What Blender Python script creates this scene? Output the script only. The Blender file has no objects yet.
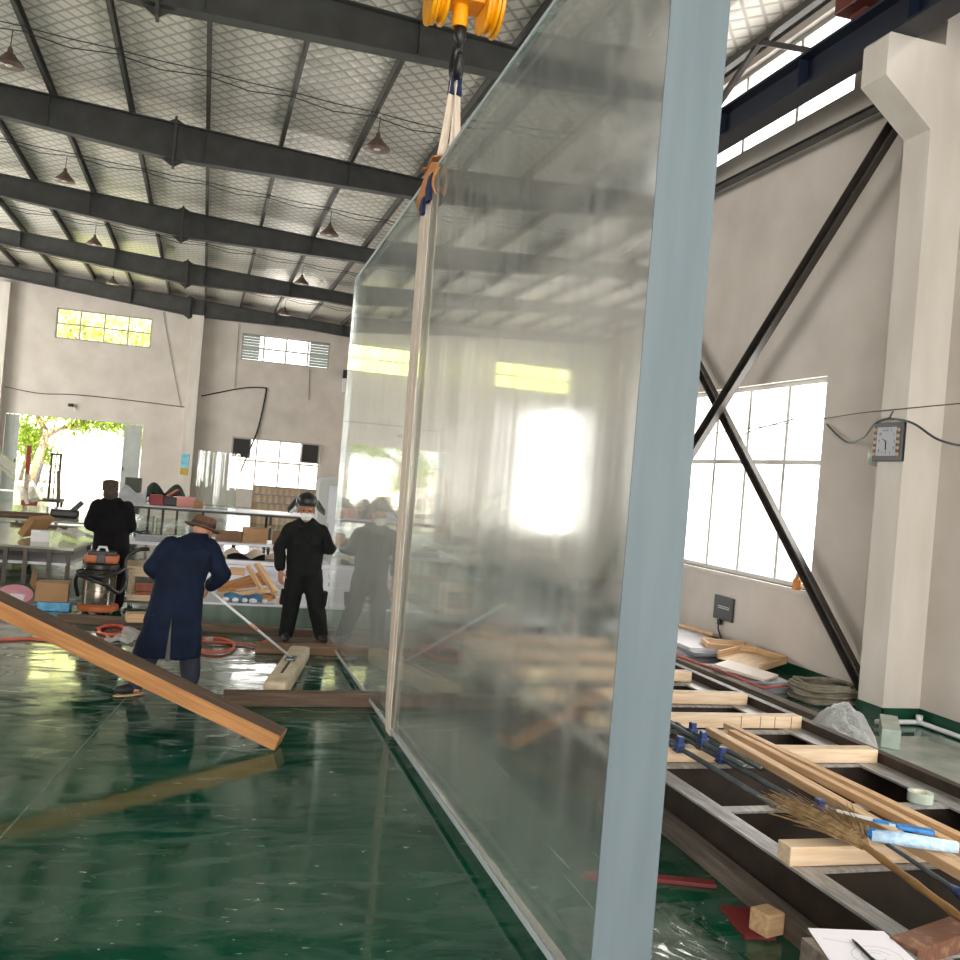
import bpy, bmesh, math, random
from mathutils import Vector, Matrix, Euler
from math import pi, sin, cos, radians as rad
random.seed(7)
S = bpy.context.scene
COL = S.collection

# ------------------------------------------------------------------ camera, world, light, exposure
cd = bpy.data.cameras.new('camera'); cam = bpy.data.objects.new('camera', cd); COL.objects.link(cam)
cd.sensor_width = 36.0; cd.lens = 957.0 / 960.0 * 36.0; cd.clip_start = 0.05; cd.clip_end = 400
CAM_H = 2.1
_y, _r = rad(16.18), rad(4.77)
_f = Vector((sin(_y), cos(_y), 0)); _x = Vector((cos(_y), -sin(_y), 0)); _u = Vector((0, 0, 1))
_right = _x * cos(_r) + _u * sin(_r)
_up = -_x * sin(_r) + _u * cos(_r)
m = Matrix((( _right.x, _up.x, -_f.x, 0), (_right.y, _up.y, -_f.y, 0), (_right.z, _up.z, -_f.z, CAM_H), (0, 0, 0, 1)))
cam.matrix_world = m
S.camera = cam
S.view_settings.view_transform = 'Standard'
S.view_settings.look = 'None'
S.view_settings.exposure = 0.48
S.view_settings.gamma = 1.0
S.view_settings.use_curve_mapping = False
S.cycles.max_bounces = 10; S.cycles.diffuse_bounces = 4; S.cycles.glossy_bounces = 5
S.cycles.transmission_bounces = 8; S.cycles.transparent_max_bounces = 12
S.cycles.caustics_refractive = True; S.cycles.caustics_reflective = False
S.cycles.sample_clamp_indirect = 6.0
W = bpy.data.worlds.new('world'); S.world = W; W.use_nodes = True
_bg = W.node_tree.nodes['Background']; _bg.inputs[0].default_value = (1.0, 0.99, 0.94, 1); _bg.inputs[1].default_value = 2.4

def area_light(name, loc, direction, w, h, radiance, color=(1, 1, 1), up=(0, 0, 1)):
    d = bpy.data.lights.new(name, 'AREA'); d.shape = 'RECTANGLE'; d.size = w; d.size_y = h
    d.energy = radiance * pi * w * h; d.color = color
    o = bpy.data.objects.new(name, d); COL.objects.link(o)
    z = -Vector(direction).normalized(); y = Vector(up); x = y.cross(z).normalized(); y = z.cross(x)
    o.matrix_world = Matrix(((x.x, y.x, z.x, loc[0]), (x.y, y.y, z.y, loc[1]), (x.z, y.z, z.z, loc[2]), (0, 0, 0, 1)))
    return o
DAY = (1.0, 0.965, 0.915); GREEN = (0.95, 1.0, 0.26)
XR, XL, YB, YF = 7.2, -16.0, 44.5, -9.0           # inner faces of the right, left, back and front walls
# window rectangles (u0, u1, z0, z1)
BACK_WIN = [(-14.0, -10.1, 6.65, 7.97), (-6.5, -2.6, 6.65, 7.97), (1.25, 5.22, 6.6, 7.83), (1.18, 5.15, 0.75, 3.14)]
DOOR = (-8.16, -2.63, 0.0, 3.27)
RIGHT_WIN = [(10.05, 13.6, 1.08, 3.72), (18.0, 21.0, 1.08, 3.72), (27.0, 28.6, 1.08, 3.72), (0.6, 4.6, 1.08, 3.72)]
RIGHT_HIGH = [(10.0, 15.4, 7.2, 8.45), (24.5, 29.5, 7.2, 8.25), (-7.0, 7.6, 7.2, 8.25)]
LEFT_FILL_WIN = [(14.5, 19.0, 1.1, 6.0), (22.0, 27.5, 1.1, 7.6), (29.5, 34.5, 1.1, 7.6), (35.6, 39.0, 0.9, 7.6)]  # unseen windows, added and sized to brighten the end wall and roof
FRONT_WIN = [(-9.5, 3.5, 0.0, 5.2), (-13.5, -1.0, 6.2, 8.2), (0.5, 6.5, 5.9, 8.0)]  # gateway, then unseen high windows added to light the end wall
for u0, u1, z0, z1 in BACK_WIN:
    area_light('back_window_daylight', ((u0+u1)/2, YB+0.6, (z0+z1)/2), (0, -1, 0), u1-u0+.3, z1-z0+.3, 2.8 if u1 < 0 else 7.0, GREEN if u1 < 0 else DAY)
for u0, u1, z0, z1 in RIGHT_WIN + RIGHT_HIGH:
    area_light('right_window_daylight', (XR+0.6, (u0+u1)/2, (z0+z1)/2), (-1, 0, 0), u1-u0+.3, z1-z0+.3, 7.0 if z0 < 5 else 2.6, DAY)
for u0, u1, z0, z1 in LEFT_FILL_WIN:
    area_light('left_fill_light', (XL-0.6, (u0+u1)/2, (z0+z1)/2), (1, 0, 0), u1-u0+.3, z1-z0+.3, (1.0, 5.0, 13.0, 18.0)[min(3, int((u0-10)/8.4))], DAY)  # fill lamps behind the added left windows
for u0, u1, z0, z1 in FRONT_WIN:
    area_light('front_gate_fill_light', ((u0+u1)/2, YF-0.6, (z0+z1)/2), (0, 1, 0), u1-u0, z1-z0, 5.6, DAY)  # gateway daylight plus fill from the added high windows

_sd = bpy.data.lights.new('sun', 'SUN'); _sd.energy = 17.0; _sd.angle = rad(1.0); _sd.color = (1.0, .95, .86)
_so = bpy.data.objects.new('sun', _sd); COL.objects.link(_so); _so.rotation_euler = Vector((.12, .62, -1)).to_track_quat('-Z', 'Y').to_euler()

# ------------------------------------------------------------------ materials
def new_mat(name):
    mt = bpy.data.materials.new(name); mt.use_nodes = True
    nt = mt.node_tree; return mt, nt, nt.nodes['Principled BSDF'], nt.nodes, nt.links
def lin(c):
    if isinstance(c, str):
        c = [int(c[i:i+2], 16) / 255 for i in (0, 2, 4)]
        c = [v/12.92 if v <= .04045 else ((v+.055)/1.055)**2.4 for v in c]
    return (c[0], c[1], c[2], 1)
def mat(name, c, rough=.6, metal=0, c2=None, scale=6, stretch=(1, 1, 1), bump=0, bscale=None, detail=4, spec=None, lo=.35, hi=.65, emit=None):
    mt, nt, b, N, L = new_mat(name)
    b.inputs['Base Color'].default_value = lin(c); b.inputs['Roughness'].default_value = rough; b.inputs['Metallic'].default_value = metal
    if spec is not None: b.inputs['Specular IOR Level'].default_value = spec
    tc = N.new('ShaderNodeTexCoord'); mp = N.new('ShaderNodeMapping'); L.new(tc.outputs['Object'], mp.inputs[0]); mp.inputs['Scale'].default_value = stretch
    if c2:
        n = N.new('ShaderNodeTexNoise'); n.inputs['Scale'].default_value = scale; n.inputs['Detail'].default_value = detail; L.new(mp.outputs[0], n.inputs['Vector'])
        r = N.new('ShaderNodeValToRGB'); r.color_ramp.elements[0].position = lo; r.color_ramp.elements[1].position = hi
        r.color_ramp.elements[0].color = lin(c); r.color_ramp.elements[1].color = lin(c2)
        L.new(n.outputs[0], r.inputs[0]); L.new(r.outputs[0], b.inputs['Base Color'])
    if bump:
        n2 = N.new('ShaderNodeTexNoise'); n2.inputs['Scale'].default_value = bscale or scale*2; n2.inputs['Detail'].default_value = 5; L.new(mp.outputs[0], n2.inputs['Vector'])
        bp = N.new('ShaderNodeBump'); bp.inputs['Strength'].default_value = bump; bp.inputs['Distance'].default_value = .02
        L.new(n2.outputs[0], bp.inputs['Height']); L.new(bp.outputs[0], b.inputs['Normal'])
    return mt
M = {}
M['plaster'] = mat('plaster', 'cfc6be', .85, c2='bdb3aa', scale=1.2, bump=.08, bscale=14, lo=.3, hi=.75)
M['plaster_paint'] = mat('column_paint', 'd6cec6', .7, c2='c9c0b7', scale=2.5, stretch=(1, 1, .3), bump=.05, bscale=10)
M['green_paint'] = mat('green_skirting_paint', '0c4a32', .35, c2='0a3d2a', scale=8)
M['steel_grey'] = mat('grey_steel_paint', '4a4b49', .5, c2='403f3c', scale=3, spec=.3)
M['purlin'] = mat('purlin_steel', '4c4b47', .5, c2='3d3b37', scale=4)
M['brace_brown'] = mat('brown_steel', '3f3934', .5, c2='332d29', scale=5, bump=.05)
M['navy'] = mat('navy_steel', '0f1a30', .45, c2='0b1222', scale=3)
M['white_frame'] = mat('white_window_frame', 'cfcdc8', .5)
M['alu'] = mat('aluminium_frame', '9d9c97', .35, .6)
M['door_metal'] = mat('painted_door_sheet', 'b7bab6', .5, c2='a9aca8', scale=2)
M['wood'] = mat('pine', 'd0b08a', .6, c2='bd946a', scale=5, stretch=(.6, 9, 9), bump=.12, bscale=14)
M['wood_pale'] = mat('pale_pine', 'dcc6aa', .6, c2='cdb08f', scale=5, stretch=(.6, 9, 9), bump=.1, bscale=14)
M['wood_orange'] = mat('orange_timber', 'b8834f', .65, c2='9c6839', scale=4, stretch=(.5, 8, 8), bump=.2, bscale=12)
M['wood_mid'] = mat('brown_timber', '86684c', .7, c2='6a4f39', scale=4, stretch=(.5, 8, 8), bump=.25, bscale=10)
M['wood_dark'] = mat('dark_brown_timber', '6b5645', .75, c2='4b3b30', scale=4, stretch=(.5, 8, 8), bump=.3, bscale=10)
M['wood_grey'] = mat('grey_timber', '7d7166', .8, c2='5c5047', scale=4, stretch=(.5, 8, 8), bump=.3, bscale=10)
M['rust'] = mat('rusty_steel', '6e4836', .65, c2='a07c58', scale=22, bump=.3, lo=.55, hi=.8)
M['steel_top'] = mat('milled_steel', 'b4b3b3', .42, .35, c2='8f8c88', scale=6, stretch=(6, 1, 1), bump=.05)
M['steel_brown'] = mat('mill_scale_steel', '2e241f', .55, .2, c2='40332b', scale=5, bump=.1)
M['pipe'] = mat('grey_pipe', '5d6468', .35, .7, c2='4d5357', scale=8)
M['blue_cast'] = mat('blue_cast_iron', '22376b', .45)
M['black'] = mat('black_plastic', '141414', .45)
M['white'] = mat('white_plastic', 'dcdcdd', .5)
M['yellow'] = mat('yellow_crane_paint', 'f0a60c', .4, c2='d98d06', scale=6, lo=.4, hi=.7)
M['red_paint'] = mat('red_crane_paint', '6b2a1f', .5, c2='54221b', scale=4)
M['strap'] = mat('webbing_strap', 'dccfc0', .8, c2='c9b9a6', scale=30, stretch=(1, 1, .2))
M['navy_cloth'] = mat('navy_wear_sleeve', '1c2750', .9, c2='141b3a', scale=20)
M['orange_cloth'] = mat('orange_cloth', 'c98a52', .9, c2='b47843', scale=20, bump=.3)

def floor_mat():
    mt, nt, b, N, L = new_mat('green_epoxy_floor')
    tc = N.new('ShaderNodeTexCoord'); mp = N.new('ShaderNodeMapping'); L.new(tc.outputs['Object'], mp.inputs[0])
    n1 = N.new('ShaderNodeTexNoise'); n1.inputs['Scale'].default_value = .7; n1.inputs['Detail'].default_value = 6; n1.inputs['Distortion'].default_value = .6; L.new(mp.outputs[0], n1.inputs['Vector'])
    r1 = N.new('ShaderNodeValToRGB'); e = r1.color_ramp.elements; e[0].position = .3; e[0].color = lin('033a28'); e[1].position = .7; e[1].color = lin('085038'); L.new(n1.outputs[0], r1.inputs[0])
    # dusty smears, paler on the far floor to imitate the wall's reflection
    mp2 = N.new('ShaderNodeMapping'); mp2.inputs['Scale'].default_value = (1.2, 3.2, 1); mp2.inputs['Rotation'].default_value = (0, 0, .25); L.new(tc.outputs['Object'], mp2.inputs[0])
    n2 = N.new('ShaderNodeTexNoise'); n2.inputs['Scale'].default_value = 1.6; n2.inputs['Detail'].default_value = 9; n2.inputs['Distortion'].default_value = 1.4; L.new(mp2.outputs[0], n2.inputs['Vector'])
    r2 = N.new('ShaderNodeValToRGB'); e = r2.color_ramp.elements; e[0].position = .56; e[0].color = (0, 0, 0, 1); e[1].position = .78; e[1].color = (1, 1, 1, 1); L.new(n2.outputs[0], r2.inputs[0])
    mx = N.new('ShaderNodeMixRGB'); mx.inputs[2].default_value = lin('84918a'); L.new(r1.outputs[0], mx.inputs[1])
    sx = N.new('ShaderNodeSeparateXYZ'); L.new(tc.outputs['Object'], sx.inputs[0])
    yr = N.new('ShaderNodeMapRange'); yr.inputs[1].default_value = 6.3; yr.inputs[2].default_value = 9.5; yr.inputs[3].default_value = .25; yr.inputs[4].default_value = 1; L.new(sx.outputs[1], yr.inputs[0])
    r2b = N.new('ShaderNodeMapRange'); r2b.inputs[1].default_value = .42; r2b.inputs[2].default_value = .7; L.new(n2.outputs[0], r2b.inputs[0])
    dz = N.new('ShaderNodeMath'); dz.operation = 'MULTIPLY'; L.new(r2b.outputs[0], dz.inputs[0]); L.new(yr.outputs[0], dz.inputs[1])
    mu = N.new('ShaderNodeMath'); mu.operation = 'MULTIPLY'; mu.inputs[1].default_value = .8; L.new(dz.outputs[0], mu.inputs[0]); L.new(mu.outputs[0], mx.inputs[0])
    # small pale chips and dried splashes
    mp3 = N.new('ShaderNodeMapping'); mp3.inputs['Scale'].default_value = (2.2, 6, 1); mp3.inputs['Rotation'].default_value = (0, 0, -.35); L.new(tc.outputs['Object'], mp3.inputs[0])
    v = N.new('ShaderNodeTexNoise'); v.inputs['Scale'].default_value = 5.5; v.inputs['Detail'].default_value = 3; v.inputs['Distortion'].default_value = .8; L.new(mp3.outputs[0], v.inputs['Vector'])
    r3 = N.new('ShaderNodeValToRGB'); e = r3.color_ramp.elements; e[0].position = .715; e[0].color = (0, 0, 0, 1); e[1].position = .735; e[1].color = (1, 1, 1, 1); L.new(v.outputs[0], r3.inputs[0])
    mx2 = N.new('ShaderNodeMixRGB'); mx2.inputs[2].default_value = lin('a9b3aa'); L.new(mx.outputs[0], mx2.inputs[1]); L.new(r3.outputs[0], mx2.inputs[0])
    L.new(mx2.outputs[0], b.inputs['Base Color'])
    rr = N.new('ShaderNodeMapRange'); rr.inputs[3].default_value = .07; rr.inputs[4].default_value = .34; L.new(dz.outputs[0], rr.inputs[0]); L.new(rr.outputs[0], b.inputs['Roughness'])
    n4 = N.new('ShaderNodeTexNoise'); n4.inputs['Scale'].default_value = 1.1; n4.inputs['Detail'].default_value = 3; L.new(mp.outputs[0], n4.inputs['Vector'])
    n5 = N.new('ShaderNodeTexNoise'); n5.inputs['Scale'].default_value = 9; n5.inputs['Detail'].default_value = 3; L.new(mp.outputs[0], n5.inputs['Vector'])
    ad = N.new('ShaderNodeMath'); ad.operation = 'MULTIPLY_ADD'; ad.inputs[1].default_value = .07; L.new(n5.outputs[0], ad.inputs[0]); L.new(n4.outputs[0], ad.inputs[2])
    bp = N.new('ShaderNodeBump'); bp.inputs['Strength'].default_value = .25; bp.inputs['Distance'].default_value = .02; L.new(ad.outputs[0], bp.inputs['Height']); L.new(bp.outputs[0], b.inputs['Normal'])
    b.inputs['IOR'].default_value = 1.45
    return mt
M['floor'] = floor_mat()

def foil_mat():
    mt, nt, b, N, L = new_mat('foil_roof_insulation')
    b.inputs['Base Color'].default_value = lin('c4bcb2'); b.inputs['Metallic'].default_value = .1; b.inputs['Roughness'].default_value = .38
    tc = N.new('ShaderNodeTexCoord'); mp = N.new('ShaderNodeMapping'); L.new(tc.outputs['Object'], mp.inputs[0]); mp.inputs['Rotation'].default_value = (0, 0, .7); mp.inputs['Scale'].default_value = (1, 1, 1)
    w = N.new('ShaderNodeTexWave'); w.inputs['Scale'].default_value = 1.25; w.inputs['Distortion'].default_value = .8; w.inputs['Detail'].default_value = 2; L.new(mp.outputs[0], w.inputs['Vector'])
    mp2 = N.new('ShaderNodeMapping'); L.new(tc.outputs['Object'], mp2.inputs[0]); mp2.inputs['Rotation'].default_value = (0, 0, -.7)
    w2 = N.new('ShaderNodeTexWave'); w2.inputs['Scale'].default_value = 1.25; w2.inputs['Distortion'].default_value = .8; L.new(mp2.outputs[0], w2.inputs['Vector'])
    mn = N.new('ShaderNodeMath'); mn.operation = 'MINIMUM'; L.new(w.outputs[1], mn.inputs[0]); L.new(w2.outputs[1], mn.inputs[1])
    n = N.new('ShaderNodeTexNoise'); n.inputs['Scale'].default_value = 1.2; n.inputs['Detail'].default_value = 4; L.new(tc.outputs['Object'], n.inputs['Vector'])
    ad = N.new('ShaderNodeMath'); ad.operation = 'MULTIPLY_ADD'; ad.inputs[1].default_value = 2.5; L.new(n.outputs[0], ad.inputs[0]); L.new(mn.outputs[0], ad.inputs[2])
    bp = N.new('ShaderNodeBump'); bp.inputs['Strength'].default_value = .16; bp.inputs['Distance'].default_value = .05; L.new(ad.outputs[0], bp.inputs['Height']); L.new(bp.outputs[0], b.inputs['Normal'])
    r = N.new('ShaderNodeValToRGB'); e = r.color_ramp.elements; e[0].position = .0; e[0].color = lin('b3aaa0'); e[1].position = .2; e[1].color = lin('ece5db'); L.new(mn.outputs[0], r.inputs[0]); L.new(r.outputs[0], b.inputs['Base Color'])
    return mt
M['foil'] = foil_mat()

def thin_glass(name, tint=(1, 1, 1), gloss=.08, rough=.02):
    mt = bpy.data.materials.new(name); mt.use_nodes = True; nt = mt.node_tree; N, L = nt.nodes, nt.links
    N.clear(); o = N.new('ShaderNodeOutputMaterial'); mx = N.new('ShaderNodeMixShader'); t = N.new('ShaderNodeBsdfTransparent'); g = N.new('ShaderNodeBsdfGlossy')
    t.inputs[0].default_value = (*tint, 1); g.inputs[1].default_value = rough
    lw = N.new('ShaderNodeLayerWeight'); f = N.new('ShaderNodeMath'); f.operation = 'POWER'; f.inputs[1].default_value = 4; L.new(lw.outputs['Facing'], f.inputs[0])
    f2 = N.new('ShaderNodeMath'); f2.operation = 'MULTIPLY_ADD'; f2.inputs[1].default_value = .6; f2.inputs[2].default_value = gloss/2; L.new(f.outputs[0], f2.inputs[0])
    L.new(f2.outputs[0], mx.inputs[0]); L.new(t.outputs[0], mx.inputs[1]); L.new(g.outputs[0], mx.inputs[2]); L.new(mx.outputs[0], o.inputs[0])
    return mt
M['pane'] = thin_glass('window_glass')

def acrylic_mat(nm, ra, rb, da, db):
    mt = bpy.data.materials.new(nm); mt.use_nodes = True; nt = mt.node_tree; N, L = nt.nodes, nt.links
    N.clear(); o = N.new('ShaderNodeOutputMaterial')
    g = N.new('ShaderNodeBsdfGlass'); g.inputs['IOR'].default_value = 1.49; g.inputs['Color'].default_value = (.962, .98, .974, 1)
    tc = N.new('ShaderNodeTexCoord'); mp = N.new('ShaderNodeMapping'); L.new(tc.outputs['Object'], mp.inputs[0]); mp.inputs['Scale'].default_value = (1, 3.5, .18)
    n = N.new('ShaderNodeTexNoise'); n.inputs['Scale'].default_value = 2.2; n.inputs['Detail'].default_value = 6; L.new(mp.outputs[0], n.inputs['Vector'])
    mr = N.new('ShaderNodeMapRange'); mr.inputs[1].default_value = .35; mr.inputs[2].default_value = .7; mr.inputs[3].default_value = ra; mr.inputs[4].default_value = rb
    L.new(n.outputs[0], mr.inputs[0]); L.new(mr.outputs[0], g.inputs['Roughness'])
    d = N.new('ShaderNodeBsdfDiffuse'); d.inputs[0].default_value = (.72, .73, .72, 1)
    tr = N.new('ShaderNodeBsdfTranslucent'); tr.inputs[0].default_value = (.75, .78, .78, 1)
    dm = N.new('ShaderNodeMixShader'); dm.inputs[0].default_value = .35; L.new(d.outputs[0], dm.inputs[1]); L.new(tr.outputs[0], dm.inputs[2])
    # dust film and polishing streaks, plus thin scratches
    mr2 = N.new('ShaderNodeMapRange'); mr2.inputs[1].default_value = .3; mr2.inputs[2].default_value = .75; mr2.inputs[3].default_value = da; mr2.inputs[4].default_value = db; L.new(n.outputs[0], mr2.inputs[0])
    mp3 = N.new('ShaderNodeMapping'); L.new(tc.outputs['Object'], mp3.inputs[0]); mp3.inputs['Rotation'].default_value = (.5, 0, 0); mp3.inputs['Scale'].default_value = (1, .8, 30)
    n3 = N.new('ShaderNodeTexNoise'); n3.inputs['Scale'].default_value = 1.5; n3.inputs['Detail'].default_value = 2; L.new(mp3.outputs[0], n3.inputs['Vector'])
    r3 = N.new('ShaderNodeMapRange'); r3.inputs[1].default_value = .735; r3.inputs[2].default_value = .76; r3.inputs[3].default_value = 0; r3.inputs[4].default_value = .35; L.new(n3.outputs[0], r3.inputs[0])
    mxx = N.new('ShaderNodeMath'); mxx.operation = 'MAXIMUM'; L.new(mr2.outputs[0], mxx.inputs[0]); L.new(r3.outputs[0], mxx.inputs[1])
    mx = N.new('ShaderNodeMixShader'); L.new(mxx.outputs[0], mx.inputs[0]); L.new(g.outputs[0], mx.inputs[1]); L.new(dm.outputs[0], mx.inputs[2])
    L.new(mx.outputs[0], o.inputs[0])
    return mt
M['acrylic'] = acrylic_mat('clear_acrylic', .02, .07, .03, .11)
M['acrylic_back'] = acrylic_mat('clear_acrylic_ground_side', .07, .15, .04, .10)
M['frosted'] = mat('sawn_acrylic_edge', '667278', .6, c2='5f6b71', scale=3, stretch=(4, 1, .4), bump=.03, bscale=60)
M['chamfer'] = mat('sawn_acrylic_chamfer', 'b4bdc0', .5)
M['clear_sheet'] = thin_glass('clear_acrylic_sheet', (.9, .95, .93), .1, .05)

# ------------------------------------------------------------------ geometry helpers
class MB:
    def __init__(s): s.bm = bmesh.new()
    def xf(s, vs, mtx):
        if mtx is not None: bmesh.ops.transform(s.bm, matrix=mtx, verts=vs)
        return vs
    def box(s, x0, x1, y0, y1, z0, z1, mtx=None, bev=0):
        r = bmesh.ops.create_cube(s.bm, size=1); vs = r['verts']
        for v in vs: v.co = Vector(((x0+x1)/2 + v.co.x*(x1-x0), (y0+y1)/2 + v.co.y*(y1-y0), (z0+z1)/2 + v.co.z*(z1-z0)))
        if bev:
            es = list({e for v in vs for e in v.link_edges})
            r = bmesh.ops.bevel(s.bm, geom=es, offset=bev, segments=2, affect='EDGES', profile=.6); vs = [v for v in r['verts']] 
            vs = list({v for f in r['faces'] for v in f.verts} | set(vs))
            if mtx is not None:
                seen = set(vs); st = list(vs)
                while st:
                    v = st.pop()
                    for e in v.link_edges:
                        w = e.other_vert(v)
                        if w not in seen: seen.add(w); st.append(w)
                vs = list(seen)
        s.xf(vs, mtx); return s
    def bar(s, p0, p1, w, h, up=(0, 0, 1), bev=0):
        p0, p1 = Vector(p0), Vector(p1); d = p1-p0; L = d.length; x = d.normalized(); z = Vector(up); y = z.cross(x)
        if y.length < 1e-4: y = Vector((0, 1, 0)).cross(x)
        y.normalize(); z = x.cross(y)
        m = Matrix(((x.x, y.x, z.x, p0.x), (x.y, y.y, z.y, p0.y), (x.z, y.z, z.z, p0.z), (0, 0, 0, 1)))
        return s.box(0, L, -w/2, w/2, -h/2, h/2, m, bev)
    def tube(s, pts, r, seg=10, cap=True, closed=False):
        pts = [Vector(p) for p in pts]; n = len(pts); rs = r if isinstance(r, (list, tuple)) else [r]*n
        rings = []; ref = None
        for i in range(n):
            if closed: t = pts[(i+1) % n]-pts[i-1]
            else: t = pts[min(i+1, n-1)]-pts[max(i-1, 0)]
            t = t.normalized() if t.length > 1e-9 else Vector((0, 0, 1))
            if ref is None:
                ref = t.cross(Vector((0, 0, 1)))
                if ref.length < .1: ref = t.cross(Vector((1, 0, 0)))
            ref = (ref - t*ref.dot(t)).normalized(); b = t.cross(ref)
            rings.append([s.bm.verts.new(pts[i] + (ref*cos(a)+b*sin(a))*rs[i]) for a in [2*pi*k/seg for k in range(seg)]])
        rng = range(n) if closed else range(n-1)
        for i in rng:
            A, B = rings[i], rings[(i+1) % n]
            for k in range(seg): s.bm.faces.new((A[k], A[(k+1) % seg], B[(k+1) % seg], B[k]))
        if cap and not closed:
            s.bm.faces.new(rings[0][::-1]); s.bm.faces.new(rings[-1])
        return s
    def loft(s, rings, cap=True):
        # rings: (centre, rx, ry[, axis_x, axis_y]) ellipses
        seg = 20; R = []
        for r in rings:
            c = Vector(r[0]); ax = Vector(r[3]) if len(r) > 3 else Vector((1, 0, 0)); ay = Vector(r[4]) if len(r) > 4 else Vector((0, 1, 0))
            R.append([s.bm.verts.new(c + ax*(r[1]*cos(2*pi*k/seg)) + ay*(r[2]*sin(2*pi*k/seg))) for k in range(seg)])
        for A, B in zip(R, R[1:]):
            for k in range(seg): s.bm.faces.new((A[k], A[(k+1) % seg], B[(k+1) % seg], B[k]))
        if cap: s.bm.faces.new(R[0][::-1]); s.bm.faces.new(R[-1])
        return s
    def lathe(s, prof, c=(0, 0, 0), seg=20, axis='Z', mtx=None):
        R = []; c = Vector(c)
        for r, z in prof:
            ring = []
            for k in range(seg):
                a = 2*pi*k/seg; p = Vector((r*cos(a), r*sin(a), z))
                if axis == 'Y': p = Vector((p.x, p.z, p.y))
                if axis == 'X': p = Vector((p.z, p.x, p.y))
                if mtx is not None: p = mtx @ p
                ring.append(s.bm.verts.new(c+p))
            R.append(ring)
        for A, B in zip(R, R[1:]):
            for k in range(seg): s.bm.faces.new((A[k], A[(k+1) % seg], B[(k+1) % seg], B[k]))
        if prof[0][0] > 1e-5: s.bm.faces.new(R[0][::-1])
        if prof[-1][0] > 1e-5: s.bm.faces.new(R[-1])
        return s
    def prism(s, pts, d):
        # polygon (3D points) extruded by vector d
        d = Vector(d); A = [s.bm.verts.new(Vector(p)) for p in pts]; B = [s.bm.verts.new(Vector(p)+d) for p in pts]; n = len(pts)
        s.bm.faces.new(A[::-1]); s.bm.faces.new(B)
        for i in range(n): s.bm.faces.new((A[i], A[(i+1) % n], B[(i+1) % n], B[i]))
        return s
    def ball(s, c, rx, ry=None, rz=None, sub=2, mtx=None):
        ry = ry or rx; rz = rz or rx
        r = bmesh.ops.create_icosphere(s.bm, subdivisions=sub, radius=1)
        for v in r['verts']:
            p = Vector((v.co.x*rx, v.co.y*ry, v.co.z*rz)); v.co = (mtx @ p if mtx is not None else p) + Vector(c)
        return s
    def grid(s, fn, nu, nv, thick=None):
        V = [[s.bm.verts.new(Vector(fn(i/nu, j/nv))) for j in range(nv+1)] for i in range(nu+1)]
        for i in range(nu):
            for j in range(nv): s.bm.faces.new((V[i][j], V[i+1][j], V[i+1][j+1], V[i][j+1]))
        return s
    def obj(s, name, m, parent=None, smooth=False, loc=None, rot=None, mtx=None):
        bmesh.ops.recalc_face_normals(s.bm, faces=s.bm.faces)
        me = bpy.data.meshes.new(name); s.bm.to_mesh(me); s.bm.free()
        if smooth:
            for p in me.polygons: p.use_smooth = True
        o = bpy.data.objects.new(name, me); COL.objects.link(o)
        me.materials.append(M[m] if isinstance(m, str) else m)
        if parent: o.parent = parent
        if mtx is not None: o.matrix_local = mtx
        if loc: o.location = loc
        if rot: o.rotation_euler = rot
        if smooth == 'auto':
            md = o.modifiers.new('edge', 'EDGE_SPLIT'); md.split_angle = rad(35)
        return o
def tag(o, label=None, cat=None, group=None, kind=None):
    if label: o['label'] = label
    if cat: o['category'] = cat
    if group: o['group'] = group
    if kind: o['kind'] = kind
    return o
def empty(name, loc=(0, 0, 0), rz=0, label=None, cat=None, group=None, kind=None):
    o = bpy.data.objects.new(name, None); COL.objects.link(o); o.location = loc; o.rotation_euler = (0, 0, rz); o.empty_display_size = .1
    return tag(o, label, cat, group, kind)
def copy_tree(o, parent=None):
    c = o.copy(); COL.objects.link(c)
    if parent: c.parent = parent
    for ch in list(o.children): copy_tree(ch, c)
    return c
def frame_mtx(p0, p1, up=(0, 0, 1)):
    p0, p1 = Vector(p0), Vector(p1); x = (p1-p0).normalized(); z = Vector(up); y = z.cross(x)
    if y.length < 1e-4: y = Vector((0, 1, 0)).cross(x)
    y.normalize(); z = x.cross(y)
    return Matrix(((x.x, y.x, z.x, p0.x), (x.y, y.y, z.y, p0.y), (x.z, y.z, z.z, p0.z), (0, 0, 0, 1))), (p1-p0).length
def timber(name, p0, p1, w, h, m, label, cat, group=None, bev=.006, up=(0, 0, 1), kind=None, parent=None):
    """a squared bar along its own X axis (so the grain follows it), centred on p0-p1"""
    mt, L = frame_mtx(p0, p1, up)
    o = MB().box(0, L, -w/2, w/2, -h/2, h/2, bev=bev).obj(name, m, parent, mtx=mt)
    return tag(o, label, cat, group, kind)

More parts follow.
